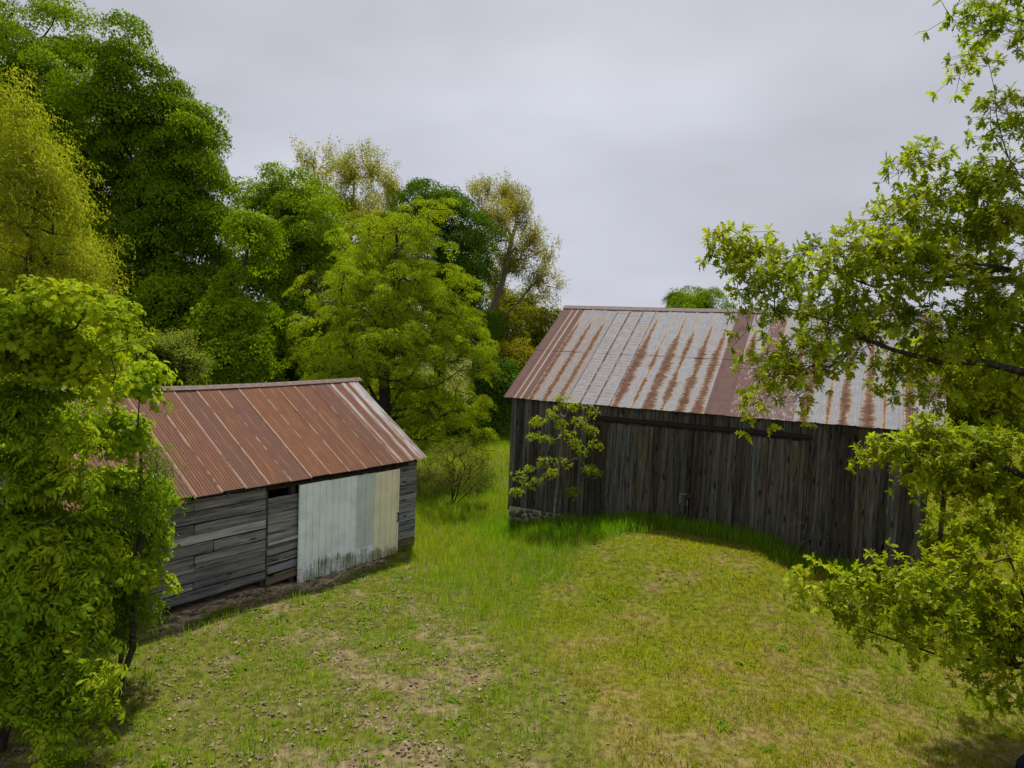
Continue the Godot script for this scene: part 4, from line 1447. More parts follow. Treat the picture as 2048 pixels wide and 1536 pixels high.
	for s in [[24.0, -60.0, 12.4, "dark spruce tip beyond the barn behind the oak leaves"], [40.0, -60.0, 14.0, "tall dark spruce at the picture's edge behind the oak"], [36.0, -66.0, 10.8, "short dark spruce standing left of the tall spruce"]]:
		var h: float = s[2]
		var blobs := []
		for k in 9:
			var f := k / 8.0
			blobs.append(ellipse(0, h * (0.12 + 0.86 * f), 0, 0.25 + 2.1 * (1.0 - f), h * 0.07, 0.25 + 2.1 * (1.0 - f), 1.0 + f))
		grow("spruce_tree", s[3], "tree", Vector3(s[0], 0, s[1]), {"points": 150, "per": 5, "spread": 0.4, "clump": "spruce", "leaf": "needle", "size": 0.9, "color": Color(0.017, 0.043, 0.013), "color2": Color(0.028, 0.060, 0.017), "radius": 0.2, "tip": 0.012, "trunk": straight(h), "blobs": blobs, "low": 0.5})
	c = scrub.duplicate()
	c.merge({"points": 150, "color": Color(0.140, 0.213, 0.020), "color2": Color(0.224, 0.270, 0.024), "trunk": [[Vector3(22.5, -0.1, -34), Vector3(22.5, 5, -34)]], "blobs": [ellipse(20.57, 5.11, -32.34, 1.37, 1.37, 1.57), ellipse(22.19, 5.62, -32.78, 1.39, 1.39, 1.59), ellipse(22.35, 3.21, -33.76, 1.66, 1.19, 1.64), ellipse(24.86, 3.72, -34.68, 1.22, 1.71, 1.69)]}, true)
	grow("scrub_tree", "yellow-green tree beyond the barn's right end behind the oak boughs", "tree", Vector3(22.5, 0, -34), c)
	# pale feathery tree at the left
	c = {"world": true, "points": 600, "per": 4, "spread": 0.6, "shell": 0.5, "clump": "fine", "size": 0.95, "color": Color(0.31, 0.39, 0.03), "color2": Color(0.42, 0.445, 0.05), "vary": 0.2, "radius": 0.17, "tip": 0.008, "step": 0.6, "low": 1.0, "face": 0.15,
		"trunk": [[Vector3(-14.6, -0.1, -21), Vector3(-14.7, 4.5, -21), Vector3(-14.0, 8, -20.8), Vector3(-13.6, 12.4, -20.6)], [Vector3(-13.2, 0.2, -21.4), Vector3(-12.4, 5, -21), Vector3(-12.2, 8.0, -21)]],
		"stems": true, "blobs": [ellipse(-13.70, 11.44, -19.55, 0.62, 0.96, 0.91), ellipse(-13.48, 10.32, -19.82, 0.98, 0.98, 1.12), ellipse(-13.89, 9.05, -19.61, 1.10, 1.10, 1.27), ellipse(-13.01, 9.05, -20.15, 0.85, 1.14, 1.14), ellipse(-14.60, 7.91, -21.46, 1.36, 1.06, 1.39), ellipse(-12.99, 7.46, -20.80, 1.03, 1.17, 1.26), ellipse(-15.25, 6.55, -21.52, 1.21, 1.21, 1.39), ellipse(-12.86, 6.00, -20.37, 1.29, 1.00, 1.32), ellipse(-11.35, 5.75, -19.49, 0.48, 0.82, 0.75), ellipse(-12.38, 4.57, -20.76, 0.88, 0.88, 1.01), ellipse(-13.26, 5.12, -19.48, 1.37, 0.82, 1.26), ellipse(-12.11, 6.95, -21.18, 0.30, 0.60, 0.51)]}
	grow("locust_tree", "feathery pale yellow-green tree at the left behind the shed", "tree", Vector3(-14.6, 0, -21), c)
	c = {"world": true, "points": 90, "per": 6, "spread": 0.4, "clump": "blossom", "size": 0.85, "color": Color(0.182, 0.241, 0.044), "color2": Color(0.210, 0.256, 0.055), "vary": 0.15, "radius": 0.08, "tip": 0.008, "step": 0.5, "low": 0.8, "trunk": [[Vector3(-11.4, -0.1, -23), Vector3(-11.3, 2.5, -23), Vector3(-11.2, 4.4, -23)]],
		"blobs": [ellipse(-11.22, 5.04, -23.20, 0.82, 0.49, 0.75), ellipse(-11.57, 4.38, -22.94, 0.81, 0.57, 0.79), ellipse(-10.47, 4.59, -22.82, 0.56, 0.48, 0.60), ellipse(-11.47, 3.83, -24.10, 1.02, 0.51, 0.88), ellipse(-11.67, 3.57, -22.84, 0.80, 0.48, 0.74)]}
	grow("blossom_tree", "small tree dotted with cream blossom peeking over the shed ridge", "tree", Vector3(-11.4, 0, -23), c)
	# near growth at the left edge
	c = {"world": true, "points": 105, "per": 5, "pad": 0.36, "droop": 0.5, "shell": 0.5, "clump": "compound", "size": 0.95, "color": Color(0.20, 0.345, 0.014), "color2": Color(0.33, 0.43, 0.019), "vary": 0.22, "radius": 0.09, "tip": 0.005, "step": 0.4, "low": 0.5, "stems": true,
		"trunk": [[Vector3(-7.3, -0.1, -9.4), Vector3(-7.1, 3.0, -9.4), Vector3(-6.6, 5.6, -9.4)], [Vector3(-6.6, -0.1, -9.0), Vector3(-6.2, 1.2, -8.9), Vector3(-5.7, 2.6, -9.0)], [Vector3(-7.0, -0.1, -8.7), Vector3(-6.3, 1.0, -8.6), Vector3(-5.6, 1.6, -8.6)]],
		"blobs": [ellipse(-6.39, 4.75, -9.02, 0.29, 0.14, 0.24), ellipse(-6.05, 4.66, -9.21, 0.29, 0.13, 0.24), ellipse(-6.01, 4.40, -9.75, 0.21, 0.12, 0.19), ellipse(-6.43, 4.38, -9.15, 0.29, 0.26, 0.32), ellipse(-5.84, 4.16, -9.04, 0.25, 0.18, 0.25), ellipse(-6.65, 3.80, -9.47, 0.30, 0.27, 0.33), ellipse(-5.92, 3.59, -9.27, 0.39, 0.18, 0.33), ellipse(-5.86, 3.22, -9.72, 0.21, 0.17, 0.22), ellipse(-6.75, 3.12, -9.70, 0.41, 0.27, 0.39), ellipse(-5.89, 2.74, -9.55, 0.34, 0.19, 0.30), ellipse(-6.11, 2.67, -8.96, 0.47, 0.22, 0.40), ellipse(-5.32, 2.54, -9.05, 0.19, 0.14, 0.19), ellipse(-6.07, 2.24, -8.90, 0.50, 0.20, 0.40), ellipse(-5.39, 2.20, -8.90, 0.28, 0.16, 0.26), ellipse(-6.06, 1.75, -8.80, 0.50, 0.21, 0.41), ellipse(-5.30, 1.76, -8.70, 0.31, 0.15, 0.26), ellipse(-5.80, 1.45, -8.50, 0.45, 0.17, 0.35), ellipse(-5.15, 1.35, -8.50, 0.25, 0.13, 0.22), ellipse(-5.73, 1.09, -8.40, 0.41, 0.14, 0.32), ellipse(-5.18, 0.92, -8.40, 0.33, 0.12, 0.26), ellipse(-5.48, 0.74, -8.30, 0.29, 0.09, 0.22), ellipse(-5.06, 0.54, -8.20, 0.29, 0.08, 0.21)]}
	grow("box_elder_tree", "leaning thicket of box elder with drooping compound leaves at the lower left edge", "tree", Vector3(-7.0, 0, -9.2), c)
	c = {"world": true, "points": 95, "per": 4, "pad": 0.34, "droop": 0.3, "clump": "maple_near", "size": 0.62, "color": Color(0.25, 0.37, 0.013), "color2": Color(0.37, 0.44, 0.018), "vary": 0.2, "radius": 0.07, "tip": 0.005, "step": 0.4, "low": 1.5,
		"trunk": [[Vector3(-8.2, -0.1, -8.9), Vector3(-7.6, 3.0, -8.8), Vector3(-6.6, 5.2, -8.6)], [Vector3(-7.6, 3.2, -8.8), Vector3(-5.9, 5.0, -8.6)]],
		"blobs": [ellipse(-6.09, 5.80, -8.59, 0.36, 0.11, 0.27), ellipse(-5.48, 6.03, -8.50, 0.36, 0.10, 0.26), ellipse(-4.94, 5.81, -8.39, 0.30, 0.09, 0.22), ellipse(-5.83, 5.54, -8.57, 0.48, 0.11, 0.34), ellipse(-5.44, 5.46, -9.01, 0.38, 0.10, 0.27), ellipse(-4.59, 5.38, -8.24, 0.15, 0.08, 0.13), ellipse(-6.26, 5.14, -9.01, 0.44, 0.10, 0.31), ellipse(-5.62, 5.05, -8.91, 0.38, 0.08, 0.26), ellipse(-4.76, 5.01, -8.44, 0.12, 0.07, 0.11)]}
	grow("leaning_maple", "lime green maple bough leaning in at the left edge above the box elder", "tree", Vector3(-8.2, 0, -8.9), c)
	c = {"world": true, "points": 62, "per": 7, "pad": 0.36, "droop": 0.6, "clump": "maple_near", "size": 0.72, "color": Color(0.20, 0.33, 0.012), "color2": Color(0.33, 0.43, 0.016), "vary": 0.22, "radius": 0.05, "tip": 0.005, "step": 0.35, "low": 0.9,
		"trunk": [[Vector3(-5.75, -0.1, -10.4), Vector3(-5.6, 1.2, -10.5), Vector3(-5.6, 2.8, -10.6), Vector3(-5.62, 4.1, -10.65)]],
		"blobs": [ellipse(-5.33, 5.14, -10.21, 0.23, 0.13, 0.21), ellipse(-5.65, 4.80, -10.21, 0.36, 0.16, 0.30), ellipse(-6.17, 4.57, -10.17, 0.29, 0.13, 0.24), ellipse(-5.94, 4.23, -10.67, 0.49, 0.20, 0.39), ellipse(-5.36, 3.91, -10.15, 0.21, 0.19, 0.23), ellipse(-6.44, 3.84, -10.81, 0.38, 0.21, 0.34), ellipse(-6.71, 4.22, -10.45, 0.26, 0.15, 0.23), ellipse(-5.50, 3.00, -11.11, 0.28, 0.20, 0.28), ellipse(-5.73, 2.51, -11.10, 0.33, 0.23, 0.32), ellipse(-6.24, 3.22, -11.07, 0.55, 0.23, 0.45), ellipse(-5.64, 2.28, -11.07, 0.31, 0.22, 0.30), ellipse(-6.41, 2.48, -11.10, 0.51, 0.30, 0.46), ellipse(-5.53, 2.15, -10.35, 0.29, 0.15, 0.25), ellipse(-5.48, 1.71, -11.09, 0.20, 0.09, 0.17), ellipse(-6.15, 1.55, -10.79, 0.34, 0.20, 0.31)]}
	grow("maple_sapling", "slender maple sapling with broad bright leaves in front of the shed's left end", "tree", Vector3(-5.75, 0, -10.4), c)
	c = {"world": true, "points": 95, "per": 5, "spread": 0.2, "clump": "fine", "size": 0.62, "color": Color(0.105, 0.213, 0.014), "color2": Color(0.182, 0.270, 0.020), "vary": 0.22, "radius": 0.04, "tip": 0.004, "step": 0.3, "low": 0.2, "stems": true,
		"trunk": [[Vector3(-6.0, -0.1, -10.9), Vector3(-5.9, 1.6, -10.9), Vector3(-5.7, 3.4, -10.9)], [Vector3(-5.5, -0.1, -10.8), Vector3(-5.3, 1.6, -10.8)]],
		"blobs": [ellipse(-5.88, 1.11, -11.03, 0.33, 0.20, 0.30), ellipse(-6.01, 1.05, -10.48, 0.37, 0.21, 0.33), ellipse(-5.86, 1.62, -10.61, 0.41, 0.19, 0.35), ellipse(-5.21, 3.63, -10.36, 0.18, 0.26, 0.25), ellipse(-5.39, 3.02, -10.36, 0.22, 0.26, 0.28), ellipse(-6.46, 2.11, -10.99, 0.39, 0.31, 0.40), ellipse(-6.14, 1.51, -10.38, 0.31, 0.25, 0.32)]}
	grow("privet_bush", "fine-leaved green bush twined round the maple sapling", "bush", Vector3(-6.0, 0, -10.9), c)
	# bush, sapling and weeds near the barn
	c = {"world": true, "points": 300, "per": 1, "spread": 0.12, "clump": "airy", "size": 0.5, "color": Color(0.168, 0.199, 0.033), "vary": 0.2, "radius": 0.03, "tip": 0.006, "step": 0.3, "low": 0.05, "stems": true, "shell": 0.35,
		"trunk": [[Vector3(-1.85, -0.1, -23.6), Vector3(-1.7, 1.0, -23.6), Vector3(-1.3, 1.9, -23.5)], [Vector3(-1.9, -0.1, -23.7), Vector3(-2.0, 1.2, -23.7)], [Vector3(-1.95, -0.1, -23.6), Vector3(-2.5, 0.7, -23.5), Vector3(-3.0, 1.2, -23.4)], [Vector3(-1.8, -0.1, -23.6), Vector3(-1.1, 0.8, -23.4), Vector3(-0.6, 1.4, -23.3)], [Vector3(-1.9, -0.1, -23.5), Vector3(-1.6, 0.9, -23.0), Vector3(-1.4, 1.5, -22.8)]],
		"blobs": [ellipse(-1.78, 1.62, -22.35, 1.10, 0.63, 1.00), ellipse(-2.56, 0.97, -23.03, 0.49, 0.49, 0.56), ellipse(-0.96, 1.42, -23.64, 0.58, 0.42, 0.57), ellipse(-1.74, 2.06, -22.60, 0.80, 0.24, 0.59), ellipse(-1.43, 0.75, -23.51, 0.83, 0.41, 0.71)]}
	grow("bare_bush", "dark twiggy bush barely in leaf standing in long grass left of the barn", "bush", Vector3(-1.85, 0, -23.6), c)
	var sx := at_ground(1.33, -19.6)
	c = {"world": true, "points": 10, "each": 3, "per": 2, "spread": 0.11, "clump": "oak", "size": 0.6, "color": Color(0.27, 0.36, 0.02), "color2": Color(0.36, 0.42, 0.026), "vary": 0.15, "radius": 0.045, "tip": 0.006, "step": 0.3, "low": 0.45, "bark": "bark_grey", "wobble": 0.4, "face": 0.2,
		"trunk": [[sx, Vector3(1.38, 2.0, -19.6), Vector3(1.5, 3.6, -19.6)]],
		"blobs": [ellipse(1.37, 4.06, -19.61, 0.08, 0.08, 0.10), ellipse(1.20, 3.66, -19.67, 0.11, 0.10, 0.12), ellipse(1.76, 3.88, -19.43, 0.10, 0.10, 0.11), ellipse(2.20, 3.75, -19.41, 0.11, 0.11, 0.13), ellipse(0.76, 3.31, -19.82, 0.11, 0.10, 0.12), ellipse(1.93, 3.44, -19.57, 0.11, 0.10, 0.12), ellipse(1.37, 3.37, -19.52, 0.12, 0.10, 0.13), ellipse(1.60, 3.08, -19.67, 0.11, 0.10, 0.12), ellipse(1.00, 2.96, -19.37, 0.12, 0.10, 0.13), ellipse(0.67, 3.00, -19.48, 0.08, 0.08, 0.10), ellipse(2.18, 3.20, -19.49, 0.10, 0.08, 0.10), ellipse(1.81, 2.83, -19.54, 0.11, 0.08, 0.11), ellipse(2.05, 2.61, -19.69, 0.10, 0.08, 0.10), ellipse(2.45, 2.86, -19.67, 0.08, 0.08, 0.10), ellipse(2.32, 2.19, -19.48, 0.11, 0.08, 0.11), ellipse(1.51, 2.28, -19.81, 0.14, 0.11, 0.14), ellipse(1.00, 2.26, -19.39, 0.16, 0.11, 0.16), ellipse(0.59, 2.11, -19.37, 0.19, 0.12, 0.18), ellipse(0.33, 1.73, -19.50, 0.19, 0.12, 0.18), ellipse(0.82, 1.76, -19.43, 0.16, 0.11, 0.16), ellipse(0.21, 1.34, -19.62, 0.14, 0.10, 0.14), ellipse(1.15, 1.98, -19.45, 0.12, 0.10, 0.13), ellipse(1.83, 1.45, -19.76, 0.07, 0.06, 0.10), ellipse(2.38, 2.12, -19.37, 0.08, 0.07, 0.10)]}
	grow("barnside_sapling", "thin young tree with scattered leaf tufts in front of the barn's left corner", "tree", sx, c)
	var wx := barn_point(8.35, 0.35)
	c = {"world": true, "points": 70, "per": 0, "spread": 0.1, "radius": 0.012, "tip": 0.004, "step": 0.2, "low": 0.1, "stems": true, "bark": "bark_grey", "trunk": [[wx, wx + Vector3(0.1, 0.7, 0)], [wx + Vector3(0.25, 0, 0.1), wx + Vector3(0.6, 0.5, 0.1)], [wx + Vector3(-0.2, 0, 0.05), wx + Vector3(-0.5, 0.6, 0.05)]],
		"blobs": [ellipse(wx.x, wx.y + 0.75, wx.z, 0.75, 0.5, 0.2), ellipse(wx.x + 0.5, wx.y + 0.5, wx.z, 0.4, 0.3, 0.2)]}
	grow("dead_brush", "tangle of dry pale stems against the barn wall below the door rail's end", "bush", wx, c)
	# the oak whose boughs reach in from the right
	c = {"world": true, "points": 520, "per": 6, "pad": 0.36, "droop": 0.35, "shell": 0.5, "clump": "oak", "leaf": "leaf_glossy", "size": 0.98, "color": Color(0.21, 0.295, 0.010), "color2": Color(0.38, 0.43, 0.016), "vary": 0.24, "radius": 0.38, "tip": 0.0045, "step": 0.42, "low": 1.6, "face": 0.3,
		"trunk": [[Vector3(10.6, -0.2, -8.6), Vector3(10.4, 4.0, -8.6), Vector3(10.0, 8.0, -8.6), Vector3(9.6, 12.0, -8.6)],
			[Vector3(10.3, 5.2, -8.6), Vector3(8.2, 6.0, -9.2), Vector3(6.6, 6.75, -9.4), Vector3(4.6, 6.55, -9.2), Vector3(3.2, 6.8, -9.0)],
			[Vector3(10.4, 4.2, -8.6), Vector3(8.0, 5.0, -8.8), Vector3(6.3, 5.55, -8.8), Vector3(4.7, 5.75, -8.8), Vector3(3.4, 6.2, -8.8)],
			[Vector3(10.4, 3.0, -8.6), Vector3(9.2, 3.6, -10.2), Vector3(8.2, 3.9, -11.6), Vector3(6.8, 4.1, -11.8)],
			[Vector3(10.5, 2.0, -8.6), Vector3(8.2, 1.6, -9.4), Vector3(6.6, 1.5, -9.6), Vector3(5.6, 1.7, -9.6), Vector3(4.7, 2.0, -9.6), Vector3(4.15, 2.45, -9.6)],
			[Vector3(10.0, 8.0, -8.6), Vector3(7.6, 9.2, -9.0), Vector3(5.9, 9.9, -9.0)],
			[Vector3(10.2, 6.4, -8.6), Vector3(7.4, 7.6, -9.0), Vector3(5.4, 8.0, -9.0)]],
		"blobs": [ellipse(5.36, 9.89, -8.93, 0.23, 0.08, 0.17), ellipse(6.04, 9.99, -9.45, 0.27, 0.12, 0.22), ellipse(6.17, 10.19, -9.39, 0.20, 0.08, 0.16), ellipse(5.66, 9.45, -9.06, 0.17, 0.05, 0.12), ellipse(6.03, 8.73, -8.97, 0.19, 0.09, 0.16), ellipse(6.05, 8.59, -9.44, 0.27, 0.06, 0.19), ellipse(5.09, 8.08, -9.34, 0.24, 0.11, 0.20), ellipse(5.50, 7.83, -8.94, 0.23, 0.09, 0.18), ellipse(5.97, 7.81, -9.08, 0.26, 0.16, 0.24), ellipse(6.02, 7.81, -8.80, 0.19, 0.15, 0.20), ellipse(5.19, 7.69, -9.24, 0.33, 0.16, 0.28), ellipse(2.78, 6.93, -8.79, 0.28, 0.14, 0.24), ellipse(2.52, 6.68, -8.57, 0.15, 0.13, 0.16), ellipse(3.22, 6.79, -9.30, 0.26, 0.20, 0.26), ellipse(3.78, 6.95, -9.43, 0.30, 0.19, 0.28), ellipse(4.02, 6.97, -8.96, 0.28, 0.19, 0.27), ellipse(4.26, 7.13, -8.71, 0.25, 0.18, 0.25), ellipse(3.98, 6.62, -8.55, 0.42, 0.21, 0.36), ellipse(4.86, 7.43, -9.31, 0.26, 0.16, 0.25), ellipse(5.33, 7.34, -9.44, 0.40, 0.23, 0.36), ellipse(5.83, 7.42, -9.41, 0.40, 0.26, 0.38), ellipse(5.88, 7.31, -8.71, 0.31, 0.28, 0.34), ellipse(4.83, 6.82, -9.05, 0.45, 0.19, 0.37), ellipse(5.17, 6.73, -8.56, 0.42, 0.18, 0.35), ellipse(5.77, 6.81, -8.57, 0.36, 0.24, 0.35), ellipse(3.16, 6.35, -8.55, 0.33, 0.18, 0.29), ellipse(4.02, 6.37, -9.44, 0.40, 0.20, 0.34), ellipse(3.19, 6.05, -8.58, 0.27, 0.17, 0.25), ellipse(4.16, 5.98, -9.40, 0.40, 0.20, 0.34), ellipse(4.60, 6.13, -9.24, 0.39, 0.18, 0.33), ellipse(5.16, 6.15, -9.31, 0.39, 0.20, 0.34), ellipse(5.63, 6.17, -9.03, 0.45, 0.22, 0.38), ellipse(6.46, 6.21, -9.42, 0.40, 0.27, 0.38), ellipse(3.24, 5.69, -8.99, 0.19, 0.14, 0.19), ellipse(3.35, 5.34, -8.55, 0.27, 0.15, 0.24), ellipse(3.31, 5.02, -8.71, 0.21, 0.11, 0.19), ellipse(3.74, 5.47, -8.65, 0.27, 0.17, 0.26), ellipse(4.20, 5.61, -8.86, 0.28, 0.17, 0.26), ellipse(4.86, 5.35, -9.39, 0.30, 0.19, 0.28), ellipse(5.33, 5.63, -9.43, 0.40, 0.20, 0.34), ellipse(5.45, 5.66, -8.77, 0.37, 0.22, 0.34), ellipse(6.46, 5.68, -9.44, 0.40, 0.30, 0.40), ellipse(5.37, 5.13, -9.10, 0.32, 0.16, 0.28), ellipse(5.59, 5.19, -8.55, 0.30, 0.21, 0.29), ellipse(6.03, 5.14, -8.57, 0.24, 0.24, 0.28), ellipse(6.07, 4.17, -11.80, 0.29, 0.18, 0.27), ellipse(6.43, 4.27, -11.80, 0.33, 0.21, 0.31), ellipse(6.92, 4.46, -11.80, 0.33, 0.17, 0.29), ellipse(7.36, 4.22, -11.80, 0.42, 0.25, 0.38), ellipse(6.90, 3.66, -11.80, 0.29, 0.23, 0.30), ellipse(7.33, 3.55, -11.80, 0.37, 0.29, 0.38), ellipse(7.87, 4.16, -11.80, 0.42, 0.33, 0.43), ellipse(7.92, 3.49, -11.80, 0.42, 0.33, 0.43), ellipse(8.39, 3.93, -11.80, 0.33, 0.42, 0.43), ellipse(8.37, 3.16, -11.80, 0.37, 0.25, 0.36), ellipse(7.72, 2.88, -11.80, 0.29, 0.18, 0.27), ellipse(7.11, 2.93, -10.50, 0.41, 0.19, 0.34), ellipse(7.64, 2.92, -10.50, 0.22, 0.27, 0.28), ellipse(4.36, 2.45, -9.60, 0.24, 0.12, 0.21), ellipse(4.69, 2.57, -9.60, 0.27, 0.15, 0.24), ellipse(5.23, 2.80, -9.60, 0.24, 0.20, 0.25), ellipse(5.06, 2.30, -9.60, 0.41, 0.20, 0.35), ellipse(5.66, 2.54, -9.60, 0.34, 0.20, 0.31), ellipse(5.69, 2.12, -9.60, 0.41, 0.20, 0.35), ellipse(6.21, 2.56, -9.60, 0.34, 0.24, 0.33), ellipse(6.32, 2.07, -9.60, 0.41, 0.24, 0.37), ellipse(6.83, 2.59, -9.60, 0.34, 0.30, 0.37), ellipse(6.88, 1.96, -9.60, 0.34, 0.27, 0.35), ellipse(6.50, 1.51, -9.60, 0.34, 0.15, 0.28), ellipse(7.00, 1.39, -9.60, 0.27, 0.20, 0.27), ellipse(6.07, 1.71, -9.60, 0.34, 0.14, 0.27), ellipse(7.17, 1.00, -9.60, 0.17, 0.09, 0.15), ellipse(4.95, 1.91, -9.60, 0.27, 0.12, 0.23)]}
	c.blobs.append_array([ellipse(8.6, 11.5, -8.8, 1.6, 1.0, 1.6, 0.25), ellipse(11.0, 11.0, -7.5, 2.5, 1.8, 2.5, 0.12), ellipse(12.5, 7.5, -8.6, 2.2, 1.8, 2.5, 0.12), ellipse(9.0, 8.5, -8.6, 1.2, 1.0, 1.4, 0.3), ellipse(8.4, 5.5, -8.6, 1.2, 0.8, 1.2, 0.3), ellipse(8.2, 3.2, -8.2, 1.1, 0.8, 1.1, 0.3)])
	grow("oak_tree", "large oak reaching leafy boughs in from the right edge over the barn roof", "tree", Vector3(10.6, 0, -8.6), c)


func build_far_wood() -> void:
	rng.seed = 606
	var xf := [[], [], [], []]
	var cols := [[], [], [], []]
	var x := -260.0
	while x < 300.0:
		var z := -150.0 + rr(-18, 18)
		var h := rr(7.0, 12.5)
		var hue := Color(0.085, 0.16, 0.014).lerp(Color(0.17, 0.21, 0.02), rng.randf())
		for k in 46:
			var d := rvec()
			var p := Vector3(x, h * 0.52, z) + d * Vector3(h * 0.42, h * 0.46, h * 0.4) * pow(rng.randf(), 0.4)
			var s := rr(1.6, 3.0)
			var v := rng.randi() % 4
			xf[v].append(Transform3D(Basis.from_euler(Vector3(rr(-0.4, 0.4), rr(0, TAU), rr(-0.4, 0.4))).scaled(Vector3(s, s, s)), p))
			cols[v].append(hue * rr(0.8, 1.2))
		x += rr(3.5, 6.5)
	var t := thing("distant_wood")
	tag(t, "far line of woodland closing the fields beyond the barn", "woodland", "", "stuff")
	for k in 4:
		scatter("treeline", CL.maple[k], M.leaf, xf[k], cols[k], t)


func barn_point(s: float, out: float) -> Vector3:
	var p := barn_inv.affine_inverse() * Vector3(s, 0, out)
	return at_ground(p.x, p.z)


# ---------------------------------------------------------------- grass and litter
func blade(q: Quads, at: Vector3, h: float, w: float, lean: Vector3, c: Color) -> void:
	var a := rr(0, TAU)
	var s := Vector3(cos(a), 0, sin(a)) * w * 0.5
	var nn := Vector3(-s.z, 0.004, s.x).normalized()
	var m := at + Vector3(0, h * 0.6, 0) + lean * h * 0.3
	var tip := at + Vector3(0, h * (1.0 - 0.35 * lean.length()), 0) + lean * h
	var k := q.v.size()
	for p in [at - s, at + s, m + s * 0.75, m - s * 0.75, tip]:
		q.v.append(p)
		q.n.append(nn)
		q.col.append(c)
	q.idx.append_array(PackedInt32Array([k, k + 2, k + 1, k, k + 3, k + 2, k + 3, k + 4, k + 2]))


func tufts(n: int, r: float, h0: float, h1: float, w: float, lean: float, count := 4, square := false) -> Array:
	var out := []
	for variant in count:
		var q := Quads.new()
		for i in n:
			var p := Vector3(rr(-r, r), 0, rr(-r, r)) if square else Vector3(cos(i * 2.4), 0, sin(i * 2.4)) * r * sqrt(rng.randf())
			var d := rvec()
			d.y = 0.0
			var c := tint(0.22)
			if rng.randf() < 0.07:
				c = Color(2.1, 1.35, 3.0)
			blade(q, p, rr(h0, h1), w * rr(0.7, 1.2), d * rr(0.1, lean), c)
		out.append(q.mesh(self))
	return out


